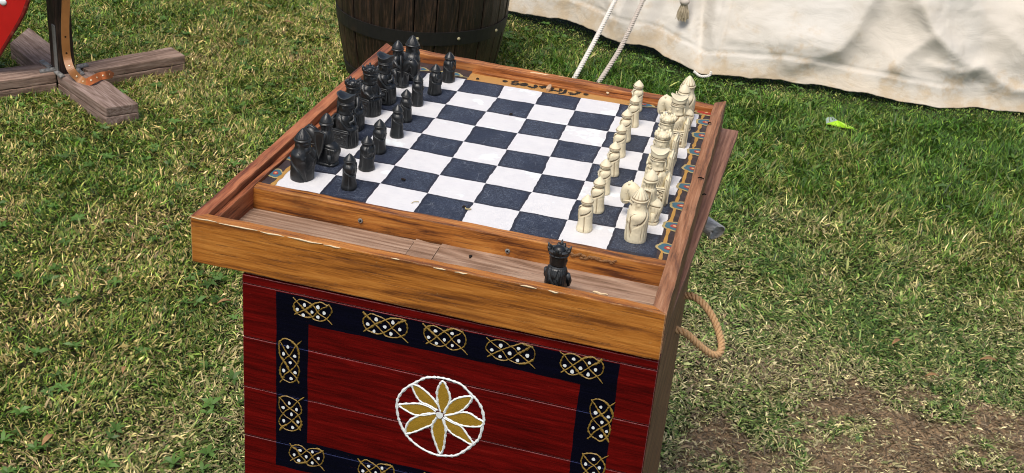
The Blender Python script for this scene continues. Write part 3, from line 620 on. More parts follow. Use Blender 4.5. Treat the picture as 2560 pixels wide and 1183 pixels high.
# worn pale lip along the front plank's upper edge: torn fibres
V = []; F = []; a = np.array([-.80, -2.178]); b = np.array([8.475, -2.538]); t = .0
while t < .995:
    l = random.uniform(.004, .05) * (1.8 if t < .28 else .8)
    if random.random() < (.95 if t < .3 else .10):
        pts = []
        for s_ in np.linspace(t, min(1, t + l), 4): q = a + (b - a) * s_; pts.append(W(q[0], q[1] + random.uniform(0, .012), .186 + random.uniform(-.012, .008)))
        v, f = tube_data(pts, [.0003, random.uniform(.0006, .0011), random.uniform(.0006, .0012), .0003], 5, True, len(V)); V += v; F += f
    t += l + random.uniform(0, .01)
tag(mk('torn_edge', V, F, M_['chip'], gb), kind='stuff')
# painted border: yellow line, flowers, lettering
Z1 = .006
def upz(p, z=Z1): return W(p[0], p[1], z)
def line(name, pts, wd, mat, z=Z1):
    out = []
    for (x0, y0), (x1, y1) in zip(pts[:-1], pts[1:]):
        n = max(2, int(math.hypot(x1 - x0, y1 - y0) * 3))
        for k in range(n): out.append(upz((lerp(x0, x1, k / n) + random.uniform(-.012, .012), lerp(y0, y1, k / n) + random.uniform(-.012, .012)), z))
    out.append(upz(pts[-1], z)); v, f = stroke_data(out, wd, (0, 0, 1), .0003, 0, .35, seg=len(out) * 3); return mk(name, v, f, mat, gb)
line('yellow_border_line', [(8.07, -.15), (8.06, 2), (8.065, 4), (8.07, 6), (8.08, 8.06)], .0042, M_['yel'])
line('yellow_border_line', [(-.07, .08), (-.04, 4), (-.03, 8.04)], .0052, M_['yel'])
line('yellow_border_line', [(-.03, 8.09), (2.0, 8.06)], .0018, M_['pale'])
line('yellow_border_line', [(6.15, 8.06), (8.1, 8.07), (8.45, 8.07)], .0018, M_['pale'])
lobes = lambda a: 1 + .17 * abs(math.cos(2.5 * a + .4)) - .06
def flower(x, y, rx, ry, seed, rot=0, faded=False):
    V = []; F = []; mi = []; ca, sa = math.cos(rot), math.sin(rot); c = upz((x, y), Z1)
    for i, (k, fn) in enumerate(((1.0, lobes), (.78, lobes), (.36, None), (.16, None))):
        v, f = disc_data(c, rx * k * S, ry * k * S, (ca, sa, 0), (-sa, ca, 0), (0, 0, 1), .00008 + i * .00022, len(V), 30 if i < 2 else 14, fn, seed); V += v; F += f; mi += [i] * len(f)
    o = mk('painted_flower', V, F, [M_['pale'], M_['redp'] if faded else M_['teal'], M_['redp'], M_['cream']], gb); o.data.polygons.foreach_set('material_index', mi)
for i, (u, v) in enumerate([(1669, 622), (1685, 567), (1702, 516), (1718, 469), (1731, 423), (1743, 381), (1754, 340), (1764, 307)]):
    p = onz(u, v, 0); flower(p[0] + .01, p[1], .215, .25, i, random.uniform(-.4, .4) + 1.2)
for u, v in ((689, 434), ): p = onz(u, v, 0); flower(p[0], p[1], .155, .23, 3, .3)
for j in range(1, 8): flower(-.26 + .02 * j, j * 1.08 + .55, .15, .22, j, .3)
for i, (u, v, fd) in enumerate([(1043, 172, 0), (1127, 185, 0), (1606, 262, 0), (1766, 283, 1)]):
    p = onz(u, v, 0); flower(p[0], p[1], .30, .15, i + 20, 0, fd)
g1 = lambda pts: [(1250 + x / 19.717, 190 + y / 19.717) for x, y in pts]; g2 = lambda pts: [(1360 + x / 19.717, 200 + y / 19.717) for x, y in pts]
LET = [(g1([(920, 300), (800, 260), (700, 270), (610, 300), (680, 345), (800, 345), (900, 375), (900, 410), (780, 435), (660, 420), (560, 370)]), 1.0),
       (g1([(1180, 360), (1060, 400), (1050, 450), (1150, 480), (1270, 470), (1310, 420), (1280, 375), (1180, 358)]), 1.0), (g1([(1220, 370), (1235, 460)]), 1.3),
       (g1([(1370, 505), (1480, 530), (1580, 575), (1700, 570), (1770, 520), (1760, 470), (1690, 445)]), 1.4),
       (g1([(1920, 510), (2060, 520), (2200, 510), (2320, 520)]), 1.1), (g1([(2020, 610), (2120, 570), (2260, 570), (2180, 540), (2060, 580)]), 1.5),
       (g2([(340, 520), (390, 430), (440, 380)]), 1.6), (g2([(345, 540), (360, 555)]), 2.2),
       (g2([(480, 500), (600, 540), (740, 555), (830, 520), (820, 465), (760, 440)]), 1.1),
       (g2([(730, 625), (800, 655), (900, 655), (1000, 625), (1040, 550), (1090, 480)]), 1.3), (g2([(1000, 560), (1100, 585)]), .7),
       (g2([(1190, 630), (1330, 635), (1420, 650)]), .8), (g2([(1250, 680), (1350, 705), (1500, 700), (1650, 660), (1750, 610), (1700, 575), (1580, 590)]), 1.5)]
for pts, k in LET:
    v, f = stroke_data([W(*onz(*p, Z1)) for p in pts], .0046 * k ** .5, (0, 0, 1), .0003, 0, .3); mk('painted_letter', v, f, M_['ink'], gb)
for p in (g1([(245, 265)])[0], g2([(2062, 715)])[0]):
    v, f = disc_data(W(*onz(*p, Z1)), .0042, .0045, (1, 0, 0), (0, 1, 0), (0, 0, 1), .0003, 0, 12); mk('painted_dot', v, f, M_['ink'], gb)
# bits of debris lying on the board
def debris(u, v, name, label, mat, l, wd, z=.01, curl=.4, rot=None):
    p = onz(u, v, 0); a = random.uniform(0, 3.14) if rot is None else rot
    pts = [W(p[0] + l * (t - .5) * math.cos(a) - curl * l * math.sin(3 * t) * math.sin(a), p[1] + l * (t - .5) * math.sin(a) + curl * l * math.sin(3 * t) * math.cos(a), z + .02 * math.sin(3.1 * t)) for t in np.linspace(0, 1, 7)]
    v_, f_ = tube_data(pts, wd, 5); o = mk(name, v_, f_, mat); tag(o, label, 'debris'); return o
dry = plain('dry_straw', (.42, .34, .16), .8, .3, 60, .2, .2); drk = plain('dark_seed', (.02, .014, .01), .8, .3, 60, .2, .2)
debris(1171, 523, 'curled_straw', 'curled pale dry stem on the edge of a navy square near the divider', dry, .12, .0008, .02, .8)
debris(1160, 521, 'dark_seed', 'dark seed husk beside the curled stem near the divider', drk, .06, .0012, .02)
debris(1038, 508, 'grass_clipping', 'thin grass clipping on a white square near the front divider', dry, .17, .0005, .012, .1, .75)
debris(1009, 451, 'dark_seed', 'dark crumb in the middle of a navy square near the front', drk, .08, .0014, .02)
debris(1278, 289, 'dark_seed', 'dark crumb on a navy square towards the back of the board', drk, .07, .0013, .02)
debris(1194, 200, 'dark_seed', 'dark curled husk on the ochre lettered strip', drk, .06, .0011, .02)
debris(1176, 669, 'dark_seed', 'dark husk on the top of the front plank', drk, .07, .0014, .22)
# ------------------------------------------------------------------ chess pieces
XY = [1.0]
def seg_dist(T, Z, pts):
    best = np.full(T.shape, 9.0)
    for (a, b), (c, d_) in zip(pts[:-1], pts[1:]):
        dx, dz = c - a, d_ - b; L2 = dx * dx + dz * dz + 1e-12
        t = np.clip(((T - a) * dx + (Z - b) * dz) / L2, 0, 1); best = np.minimum(best, np.hypot(T - (a + t * dx), Z - (b + t * dz)))
    return best
def sculpt(prof, feats=(), nth=84, nz=70, top=None, warp=None):
    """prof rows: z, rx, ry, cx, n (all in squares). th=0 faces +X. features: ('g',th,z,sth,sz,amp) bump; ('l',[(th,z)..],w,depth) carved line; ('f',th0,th1,z0,z1,count,amp) folds"""
    prof = np.array(prof, float); t = np.linspace(0, 1, nz); zz = np.interp(t, np.linspace(0, 1, len(prof)), prof[:, 0]) if False else np.linspace(prof[0, 0], prof[-1, 0], nz)
    def cub(col):
        z = prof[:, 0]; y = prof[:, col]; m = np.gradient(y, z); out = np.empty(nz)
        for i, q in enumerate(zz):
            k = min(max(np.searchsorted(z, q) - 1, 0), len(z) - 2); h = z[k + 1] - z[k]; s_ = (q - z[k]) / h
            a = (y[k + 1] - y[k]) / h; m0, m1 = m[k], m[k + 1]
            if a == 0 or m0 * a < 0: m0 = 0
            if a == 0 or m1 * a < 0: m1 = 0
            out[i] = y[k] * (1 + 2 * s_) * (1 - s_) ** 2 + y[k + 1] * s_ * s_ * (3 - 2 * s_) + h * m0 * s_ * (1 - s_) ** 2 - h * m1 * s_ * s_ * (1 - s_)
        return out
    rx, ry, cx, nn = cub(1) * XY[0], cub(2) * XY[0], cub(3), np.interp(zz, prof[:, 0], prof[:, 4])
    th = np.linspace(-180, 180, nth, endpoint=False); T, Z = np.meshgrid(th, zz); a = np.radians(T)
    e = (2 / nn)[:, None]; c_, s_ = np.cos(a), np.sin(a)
    X = np.sign(c_) * np.abs(c_) ** e * rx[:, None]; Y = np.sign(s_) * np.abs(s_) ** e * ry[:, None]
    D = np.zeros_like(X); ST = np.zeros_like(X)
    for f in feats:
        if f[0] == 'g':
            dt = (T - f[1] + 180) % 360 - 180; D += f[5] * np.exp(-(dt / f[3]) ** 2 - ((Z - f[2]) / f[4]) ** 2)
        elif f[0] == 'l':
            pts = [(math.radians(p[0]) * .2, p[1]) for p in f[1]]; c0 = sum(p[0] for p in f[1]) / len(f[1])
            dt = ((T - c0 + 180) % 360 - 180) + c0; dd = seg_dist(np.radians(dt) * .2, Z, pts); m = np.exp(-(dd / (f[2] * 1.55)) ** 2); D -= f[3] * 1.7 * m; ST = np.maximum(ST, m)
        elif f[0] == 'f':
            _, t0, t1, z0, z1, cnt, amp = f; m = np.clip((T - t0) / 8, 0, 1) * np.clip((t1 - T) / 8, 0, 1) * np.clip((Z - z0) / .03, 0, 1) * np.clip((z1 - Z) / .04, 0, 1)
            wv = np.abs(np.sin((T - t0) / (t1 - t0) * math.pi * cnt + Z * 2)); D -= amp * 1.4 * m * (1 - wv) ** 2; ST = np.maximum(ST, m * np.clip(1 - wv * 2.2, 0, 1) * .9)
        elif f[0] == 's':   # step: raises everything between z0..z1
            D += f[3] * (np.clip((Z - f[1]) / .012, 0, 1) * np.clip((f[2] - Z) / .012, 0, 1))
    D += (fb(T * .15 + 50, Z * 22 + 9, int(rx[0] * 1000)) - .5) * .008
    r = np.hypot(X, Y) + 1e-6; X = X * (1 + D / r) + cx[:, None]; Y = Y * (1 + D / r); Zo = Z.copy()
    if warp: X, Y, Zo = warp(X, Y, Zo)
    V = np.stack([X, Y, Zo], -1).reshape(-1, 3) * S; F = []
    for j in range(nz - 1):
        for i in range(nth): k = j * nth + i; k2 = j * nth + (i + 1) % nth; F.append((k, k2, k2 + nth, k + nth))
    V = list(map(tuple, V)); st = list(ST.reshape(-1))
    tc = V[(nz - 1) * nth:]; c = tuple(np.mean(tc, 0)); V.append(c); st.append(0); F += [((nz - 1) * nth + i, (nz - 1) * nth + (i + 1) % nth, len(V) - 1) for i in range(nth)]
    F.append(tuple(range(nth))[::-1]); return V, F, st
def merge(parts):
    V = []; F = []; A = []
    for v, f, a in parts: o = len(V); V += [tuple(p) for p in v]; F += [tuple(i + o for i in q) for q in f]; A += list(a)
    return V, F, A
def pm(name, data, mat, parent):
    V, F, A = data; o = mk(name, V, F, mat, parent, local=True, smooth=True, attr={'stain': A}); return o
def tb(pts, r, seg=7):
    v, f = tube_data([Vector(p) * S for p in pts], [x * S for x in r] if hasattr(r, '__len__') else r * S, seg); return v, f, [0.0] * len(v)
def slab(pts, th, nrm_axis='y', c=0.0, rim=.012, dome=0.0):
    """closed plate from outline pts (2D) extruded along an axis, with a raised rim line"""
    n = len(pts); V = []; F = []; cen = np.mean(pts, 0); A = []
    def p3(p, o): return {'y': (p[0], c + o, p[1]), 'x': (c + o, p[0], p[1])}[nrm_axis]
    rings = [(1, -th), (1, th * .6), (.97, th), (.88, th), (.84, th * .55), (.5, th * .55 + dome), ]
    for k, o in rings:
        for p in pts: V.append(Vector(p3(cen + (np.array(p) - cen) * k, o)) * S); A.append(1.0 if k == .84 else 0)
    V.append(Vector(p3(cen, th * .55 + dome * 1.3)) * S); A.append(0)
    for r_ in range(len(rings) - 1):
        for i in range(n): F.append((r_ * n + i, r_ * n + (i + 1) % n, (r_ + 1) * n + (i + 1) % n, (r_ + 1) * n + i))
    for i in range(n): F.append(((len(rings) - 1) * n + i, (len(rings) - 1) * n + (i + 1) % n, len(V) - 1))
    F.append(tuple(range(n))[::-1]); return V, F, A
FACE = lambda z, r=1.0: [('g', 0, z, 9, .05, .045 * r), ('g', 0, z + .06, 16, .02, .015), ('g', 22, z + .035, 7, .018, -.02), ('g', -22, z + .035, 7, .018, -.02), ('l', [(-24, z - .055), (0, z - .05), (24, z - .055)], .010, .014),
                    ('g', 88, z, 10, .035, .02), ('g', -88, z, 10, .035, .02), ('l', [(-40, z + .03), (-10, z + .045)], .008, .01), ('l', [(40, z + .03), (10, z + .045)], .008, .01)]
def pawn(mat):
    r = empty('chess_pawn', (0, 0, 0))
    fe = [('s', .0, .34, .006), ('l', [(-150, .46), (-60, .34), (0, .30), (60, .34), (150, .46)], .010, .018), ('l', [(100, .02), (95, .33)], .007, .012), ('l', [(-80, .02), (-84, .33)], .007, .012),
          ('l', [(35, .56), (40, .34)], .009, .016), ('l', [(-35, .56), (-42, .34)], .009, .016), ('g', 60, .45, 26, .12, .018), ('g', -60, .45, 26, .12, .018), ('g', 18, .43, 12, .03, .03), ('g', -18, .43, 12, .03, .03),
          ('f', 55, 330, .565, .64, 40, .012), ('f', -175, -55, .565, .64, 22, .012), ('g', 0, .60, 12, .02, .02), ('l', [(-179, .56), (-60, .56), (60, .56), (179, .56)], .008, .014)]
    body = sculpt([(0, .185, .205, 0, 2.4), (.04, .188, .208, 0, 2.4), (.12, .172, .188, 0, 2.4), (.32, .158, .178, 0, 2.4), (.42, .165, .190, 0, 2.4), (.50, .155, .185, 0, 2.3), (.555, .135, .150, 0, 2), (.62, .132, .142, 0, 2), (.66, .12, .125, 0, 2)], fe)
    o = pm('robe', body, mat, r)
    hel = sculpt([(.61, .150, .160, 0, 2), (.625, .162, .172, 0, 2), (.65, .146, .156, 0, 2), (.69, .112, .120, 0, 2), (.73, .070, .075, 0, 2), (.765, .030, .03, 0, 2), (.78, .008, .008, 0, 2)], [('l', [(-179, .637), (179, .637)], .006, .006)], 40, 26)
    pm('helmet', hel, mat, r)
    sh = slab([(.07, .56), (.12, .57), (.155, .54), (.16, .36), (.13, .22), (.09, .30)], .022, 'y', .13); 
    pm('shield', sh, mat, r); return r
def warder(mat):
    r = empty('chess_rook', (0, 0, 0))
    fe = FACE(.80) + [('l', [(-170, .60), (-110, .42), (-60, .24), (-25, .02)], .012, .022), ('l', [(150, .62), (110, .45), (55, .30), (20, .50), (5, .62)], .012, .022), ('l', [(20, .30), (35, .02)], .010, .016), ('l', [(-130, .40), (-150, .02)], .009, .014),
          ('g', 75, .56, 32, .12, .035), ('g', -75, .56, 32, .12, .035), ('f', 95, 179, .03, .45, 9, .010), ('f', -125, -60, .68, .86, 9, .009), ('f', 60, 125, .68, .86, 9, .009), ('f', -179, -125, .62, .86, 10, .010), ('g', 30, .45, 14, .05, .035), ('g', -35, .5, 14, .05, .03), ('g', 0, .68, 25, .05, .03)]
    pm('robe', sculpt([(0, .245, .275, 0, 2.4), (.05, .25, .28, 0, 2.4), (.25, .245, .272, 0, 2.4), (.45, .248, .275, 0, 2.4), (.60, .225, .258, 0, 2.4), (.68, .188, .205, .01, 2.2), (.78, .178, .186, .012, 2), (.88, .175, .182, .01, 2), (.92, .15, .155, .01, 2)], fe, 96, 84), mat, r)
    pm('helmet', sculpt([(.85, .185, .195, .005, 2), (.875, .202, .212, .005, 2), (.90, .190, .20, .005, 2), (.97, .152, .160, .005, 2), (1.04, .100, .105, .005, 2), (1.095, .05, .052, .005, 2), (1.125, .012, .012, .005, 2)], [('f', -179, 179, .90, 1.08, 12, .006), ('l', [(-179, .905), (179, .905)], .007, .008)], 60, 36), mat, r)
    pm('shield', slab([(-.02, .62), (.10, .66), (.19, .60), (.20, .36), (.12, .08), (.02, .24), (-.05, .44)], .022, 'y', .235, dome=.012), mat, r)
    pm('sword', merge([tb([(.14, -.20, .60), (.20, -.14, .30), (.24, -.10, .03)], [.02, .028, .012]), tb([(.10, -.24, .52), (.24, -.12, .56)], .014), tb([(.11, -.22, .66), (.13, -.205, .60)], [.026, .02])]), mat, r)
    return r
def throne(w_, d_, h, hb, mat, r):
    """chair block: seat sides with relief panels and a taller curled back"""
    def relief(V, A, z0, z1):
        out = []; 
        return V
    n = 46; parts = []
    def panel(ax, c, a0, a1, z0, z1, sgn, nu=40, nv=40):
        V = []; F = []; A = []
        for j in range(nv + 1):
            for i in range(nu + 1):
                u = i / nu; v = j / nv; a = a0 + (a1 - a0) * u; z = z0 + (z1 - z0) * v
                eb = min(u, 1 - u, v, 1 - v); s1 = math.sin(u * 7.5 + 2.0 * math.sin(v * 11)); s2 = math.sin(v * 9 + 1.8 * math.sin(u * 8 + 1))
                h_ = max(0, s1 * s2) ** .6 if eb > .11 else 1.0
                if .09 < eb < .12: h_ = 0.0
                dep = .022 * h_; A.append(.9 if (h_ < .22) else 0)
                if eb == 0: dep = -.02
                p = (a, c + sgn * dep, z) if ax == 'y' else (c + sgn * dep, a, z); V.append(Vector(p) * S)
        for j in range(nv):
            for i in range(nu): k = j * (nu + 1) + i; F.append((k, k + 1, k + nu + 2, k + nu + 1))
        return V, F, A
    x0, x1 = -d_ * .5 - .03, d_ * .40
    def blk(x0, x1, y0, y1, z0, z1, n_=6):
        rows = [(z0, (x1 - x0) / 2, (y1 - y0) / 2, (x0 + x1) / 2, n_), (z0 + (z1 - z0) * .5, (x1 - x0) / 2, (y1 - y0) / 2, (x0 + x1) / 2, n_), (z1 - .02, (x1 - x0) / 2, (y1 - y0) / 2, (x0 + x1) / 2, n_), (z1, (x1 - x0) / 2 - .02, (y1 - y0) / 2 - .02, (x0 + x1) / 2, n_)]
        return sculpt(rows, [], 48, 10)
    hw = w_ / 2
    parts.append(blk(x0, x1, -hw, hw, 0, h)); parts.append(blk(x0 - .01, x0 + .09, -hw, hw, 0, hb, 5))
    for sgn in (1, -1):
        parts.append(panel('y', sgn * hw, x0 + .05, x1 - .02, .03, h - .02, sgn)); parts.append(tb([(x0 + .02, sgn * hw, .02), (x0 + .02, sgn * hw, hb - .03), (x0 + .05, sgn * (hw - .01), hb + .005)], [.022, .022, .03]))
        parts.append(tb([(x0 + .06, sgn * hw, h), (x1 - .03, sgn * hw, h), (x1, sgn * hw, h - .05)], [.02, .02, .024]))
    parts.append(panel('x', x0 - .012, -hw + .03, hw - .03, .03, hb - .03, -1, 40, 56))
    parts.append(tb([(x0 + .02, -hw, hb - .01), (x0 + .02, 0, hb + .035), (x0 + .02, hw, hb - .01)], [.024, .03, .024]))
    return pm('throne', merge(parts), mat, r)
SEAT = [(0, .25, .215, .03, 3), (.06, .255, .22, .03, 3), (.30, .245, .215, .03, 3), (.42, .225, .215, .02, 2.6), (.52, .195, .225, -.02, 2.4), (.66, .178, .235, -.03, 2.3), (.75, .152, .185, -.02, 2.2), (.83, .152, .160, 0, 2), (.94, .158, .165, .005, 2), (1.0, .152, .158, .005, 2), (1.03, .14, .145, .005, 2)]
def seated(feats_extra=()):
    fe = FACE(.90) + [('f', -120, 120, .03, .40, 12, .020), ('g', 0, .42, 60, .06, .02), ('g', 62, .60, 26, .13, .03), ('g', -62, .60, 26, .13, .03), ('l', [(100, .74), (70, .60), (50, .48), (20, .46)], .011, .022), ('l', [(-100, .74), (-70, .60), (-50, .48), (-20, .46)], .011, .022),
          ('l', [(30, .74), (15, .6), (8, .5)], .009, .014), ('l', [(-30, .74), (-15, .6), (-8, .5)], .009, .014), ('f', 85, 140, .32, .72, 5, .012), ('f', -140, -85, .32, .72, 5, .012), ('f', 130, 179, .72, .98, 8, .010), ('f', -179, -130, .72, .98, 8, .010), ('l', [(-150, .755), (0, .73), (150, .755)], .009, .014)] + list(feats_extra)
    return sculpt(SEAT, fe, 104, 96)
def bishop(mat):
    r = empty('chess_bishop', (0, 0, 0))
    pm('robed_figure', seated([('f', -130, -60, .98, 1.02, 6, .01)]), mat, r)
    throne(.44, .50, .40, .62, mat, r)
    def wp(X, Y, Z):
        k = np.clip((Z - 1.02) / .16, 0, 1); return X, Y * (1 - .0 * k), Z + k * (np.clip(np.abs(X) / .19, 0, 1) ** 2 * .085 - .045)
    pm('mitre', sculpt([(.96, .165, .168, 0, 2.2), (.975, .178, .182, 0, 2.2), (1.01, .176, .180, 0, 2.2), (1.10, .188, .184, 0, 2.2), (1.165, .190, .180, 0, 2.2), (1.18, .188, .176, 0, 2.2), (1.183, .15, .14, 0, 2), (1.186, .08, .075, 0, 2), (1.189, .01, .01, 0, 2)], [('l', [(-179, 1.035), (179, 1.035)], .008, .012), ('l', [(-179, 1.0), (179, 1.0)], .006, .008)], 72, 34, warp=wp), mat, r)
    pm('crozier', merge([tb([(.20, .05, .15), (.19, .05, .50), (.165, .04, .72)], .020), tb([(.165, .04, .72), (.17, .04, .80), (.20, .04, .82), (.22, .04, .77), (.19, .04, .74)], [.018, .018, .018, .016, .012]), tb([(.14, -.12, .56), (.20, -.02, .60), (.205, .0, .68)], [.045, .035, .02]), tb([(.10, .18, .58), (.18, .10, .50), (.20, .05, .52)], [.05, .04, .035])]), mat, r)
    pm('mitre_ribbon', merge([tb([(-.13, s_ * .07, 1.0), (-.155, s_ * .08, .86), (-.165, s_ * .085, .74)], [.02, .024, .022], 6) for s_ in (1, -1)]), mat, r)
    return r
def monarch(mat, queen=False):
    r = empty('chess_queen' if queen else 'chess_king', (0, 0, 0)); k = .97 if queen else 1.03
    pm('robed_figure', seated([('g', 0, .78, 30, .07, .04), ('f', -35, 35, .70, .84, 6, .008)] if not queen else [('g', -40, .72, 14, .06, .04)]), mat, r)
    throne(.46, .50, .42, .70, mat, r)
    cz = .98
    parts = [sculpt([(cz, .165, .17, .005, 2), (cz + .02, .178, .182, .005, 2), (cz + .06, .176, .18, .005, 2), (cz + .10, .184, .188, .005, 2), (cz + .13, .19, .194, .005, 2), (cz + .131, .155, .16, .005, 2), (cz + .128, .10, .10, .005, 2)], [('l', [(-179, cz + .045), (179, cz + .045)], .006, .010)], 60, 30)]
    for i in range(4):
        a = math.radians(45 + i * 90); c_, s_ = math.cos(a), math.sin(a)
        for da, hh in ((-.42, .05), (0, .095), (.42, .05)):
            c2, s2 = math.cos(a + da), math.sin(a + da); parts.append(tb([(c2 * .155, s2 * .16, cz + .09), (c2 * .165, s2 * .17, cz + .12 + hh * .4), (c2 * .18, s2 * .185, cz + .12 + hh)], [.042, .040, .016], 7))
    parts.append(sculpt([(cz + .10, .12, .12, .005, 2), (cz + .15, .095, .095, .005, 2), (cz + .18, .04, .04, .005, 2), (cz + .185, .01, .01, .005, 2)], [], 24, 10))
    pm('crown', merge(parts), mat, r)
    if queen: pm('arm', merge([tb([(.02, -.22, .64), (.14, -.19, .50), (.17, -.10, .60), (.15, -.07, .80)], [.05, .045, .035, .035]), tb([(.02, .22, .62), (.16, .16, .50), (.22, .02, .50)], [.05, .045, .03])]), mat, r)
    else: pm('sword', merge([tb([(.235, -.24, .50), (.245, .0, .49), (.24, .25, .47)], [.014, .026, .026]), tb([(.05, -.22, .60), (.17, -.19, .50), (.245, -.11, .50)], [.052, .045, .034]), tb([(.05, .22, .60), (.17, .19, .50), (.245, .11, .50)], [.052, .045, .034]), tb([(.24, -.15, .44), (.25, -.15, .55)], .016)]), mat, r)
    return r
def cloaked_king(mat):
    r = empty('chess_king', (0, 0, 0))
    fe = FACE(.92) + [('f', 70, 290, .02, .34, 9, .016), ('f', 95, 265, .50, .78, 7, .010), ('f', -180, -95, .50, .78, 5, .010), ('l', [(-179, .80), (179, .80)], .010, .018), ('l', [(-179, .77), (179, .77)], .007, .012), ('l', [(150, .76), (170, .60), (200, .42)], .010, .018), ('l', [(-150, .74), (-165, .58), (-140, .40)], .010, .018),
          ('g', 105, .20, 30, .12, .05), ('g', -105, .20, 30, .12, .05), ('g', 180, .55, 50, .16, .02), ('l', [(60, .34), (120, .40), (180, .36), (240, .40), (300, .34)], .010, .018), ('g', 0, .42, 50, .10, .04)]
    pm('cloaked_body', sculpt([(0, .225, .235, .0, 2.4), (.08, .245, .255, 0, 2.4), (.22, .235, .25, 0, 2.3), (.36, .195, .215, -.01, 2.3), (.52, .185, .205, -.02, 2.2), (.66, .182, .205, -.02, 2.2), (.76, .160, .178, -.01, 2.1), (.84, .150, .160, 0, 2), (.94, .155, .165, 0, 2), (1.02, .16, .168, 0, 2), (1.05, .14, .145, 0, 2)], fe, 104, 96), mat, r)
    parts = [sculpt([(1.0, .165, .17, 0, 2), (1.02, .182, .188, 0, 2), (1.07, .184, .19, 0, 2), (1.12, .198, .204, 0, 2), (1.125, .165, .17, 0, 2), (1.11, .10, .10, 0, 2)], [('l', [(-179, 1.045), (179, 1.045)], .006, .010)], 60, 26)]
    parts.append(sculpt([(1.08, .13, .13, 0, 2), (1.15, .105, .105, 0, 2), (1.19, .05, .05, 0, 2), (1.20, .01, .01, 0, 2)], [], 24, 10))
    for a in (10, 100, 190, 280):
        for da, hh in ((-16, .05), (0, .11), (16, .05)):
            c_, s_ = math.cos(math.radians(a + da)), math.sin(math.radians(a + da)); parts.append(tb([(c_ * .17, s_ * .175, 1.08), (c_ * .185, s_ * .19, 1.11 + hh * .4), (c_ * .215, s_ * .22, 1.11 + hh)], [.04, .036, .010], 7))
    pm('crown', merge(parts), mat, r)
    pm('arm', merge([tb([(.0, s_ * .21, .66), (.06, s_ * .235, .50), (.12, s_ * .20, .38), (.20, s_ * .10, .36)], [.05, .05, .042, .032]) for s_ in (1, -1)] + [tb([(-.02, s_ * .235, .10), (.10, s_ * .25, .20), (.18, s_ * .20, .26)], [.03, .05, .05]) for s_ in (1, -1)]), mat, r)
    return r
def knight(mat, shield=True):
    r = empty('chess_knight', (0, 0, 0))
    # horse: body block with blanket folds reaching the ground, hind quarters rounded
    body = sculpt([(0, .27, .155, -.02, 3.5), (.05, .275, .16, -.02, 3.5), (.08, .265, .15, -.02, 3.2), (.30, .275, .165, -.03, 3), (.42, .27, .165, -.03, 2.6), (.50, .21, .14, -.03, 2.3), (.54, .12, .08, -.03, 2.2)],
                  [('f', 20, 160, .08, .42, 9, .016), ('f', -160, -20, .08, .42, 9, .016), ('g', 150, .34, 26, .12, .03), ('g', -150, .34, 26, .12, .03), ('l', [(-179, .065), (179, .065)], .008, .012), ('l', [(20, .40), (90, .44), (160, .40)], .008, .012), ('l', [(-20, .40), (-90, .44), (-160, .40)], .008, .012)], 96, 60)
    v, f = tube_data(spline([Vector(p) * S for p in [(.12, 0, .36), (.20, 0, .52), (.27, 0, .63), (.335, 0, .66), (.385, 0, .60), (.40, 0, .48), (.395, 0, .36), (.39, 0, .30)]], 26), [x * S for x in np.interp(np.linspace(0, 1, 27), [0, .25, .45, .6, .75, .9, 1], [.14, .13, .115, .105, .10, .085, .06])], 18)
    head = (v, f, [0.0] * len(v))
    mane = []
    v, f = tube_data(spline([Vector(p) * S for p in [(.10, 0, .55), (.18, 0, .67), (.27, 0, .745), (.36, 0, .76), (.42, 0, .70)]], 16), [x * S for x in [.03] * 4 + [.036] * 9 + [.02] * 4], 8); mane.append((v, f, [0.0] * len(v)))
    for s_ in (1, -1):
        mane.append(tb([(.34, s_ * .06, .74), (.335, s_ * .07, .79)], [.03, .008])); mane.append(tb([(.40, s_ * .085, .63), (.415, s_ * .09, .50), (.43, s_ * .08, .36)], .010)); mane.append(tb([(.12, s_ * .13, .44), (.28, s_ * .12, .42), (.42, s_ * .085, .37)], .012))
        mane.append(tb([(.455, s_ * .03, .33), (.45, s_ * .05, .35), (.43, s_ * .06, .33)], [.014, .022, .014])); mane.append(tb([(.37, s_ * .095, .57), (.375, s_ * .10, .585)], [.014, .018]))
    for dx in (.16, -.20):
        for s_ in (1, -1): mane.append(tb([(dx, s_ * .10, .02), (dx + .01, s_ * .12, .12), (dx, s_ * .13, .28)], [.045, .035, .05]))
    pm('horse', merge([body, head] + mane), mat, r)
    fe = FACE(.86) + [('g', 70, .66, 26, .10, .03), ('g', -70, .66, 26, .10, .03), ('f', 95, 179, .55, .74, 5, .01), ('f', -179, -95, .55, .74, 5, .01), ('f', 50, 130, .76, .90, 8, .009), ('f', -130, -50, .76, .90, 8, .009), ('f', 120, 179, .76, .92, 6, .009), ('f', -179, -120, .76, .92, 6, .009)]
    rider = sculpt([(.40, .15, .16, -.05, 2.4), (.52, .135, .155, -.05, 2.3), (.62, .125, .165, -.05, 2.2), (.72, .115, .15, -.05, 2.1), (.78, .10, .11, -.045, 2), (.85, .11, .115, -.04, 2), (.93, .11, .115, -.04, 2), (.96, .09, .09, -.04, 2)], fe, 84, 60)
    legs = [tb([(-.02, s_ * .15, .46), (.05, s_ * .185, .30), (.05, s_ * .19, .14), (.11, s_ * .19, .10)], [.06, .05, .035, .03]) for s_ in (1, -1)]
    arm = [tb([(-.04, -.17, .70), (.06, -.19, .58), (.16, -.17, .54)], [.05, .042, .034])]
    pm('rider', merge([rider] + legs + arm), mat, r)
    pm('helmet', sculpt([(.90, .128, .134, -.04, 2), (.92, .142, .148, -.04, 2), (.95, .136, .142, -.04, 2), (1.02, .112, .118, -.04, 2), (1.09, .070, .073, -.04, 2), (1.135, .033, .033, -.04, 2), (1.16, .008, .008, -.04, 2)], [('l', [(-179, .955), (179, .955)], .006, .008), ('g', 80, .90, 20, .04, .02)], 48, 28), mat, r)
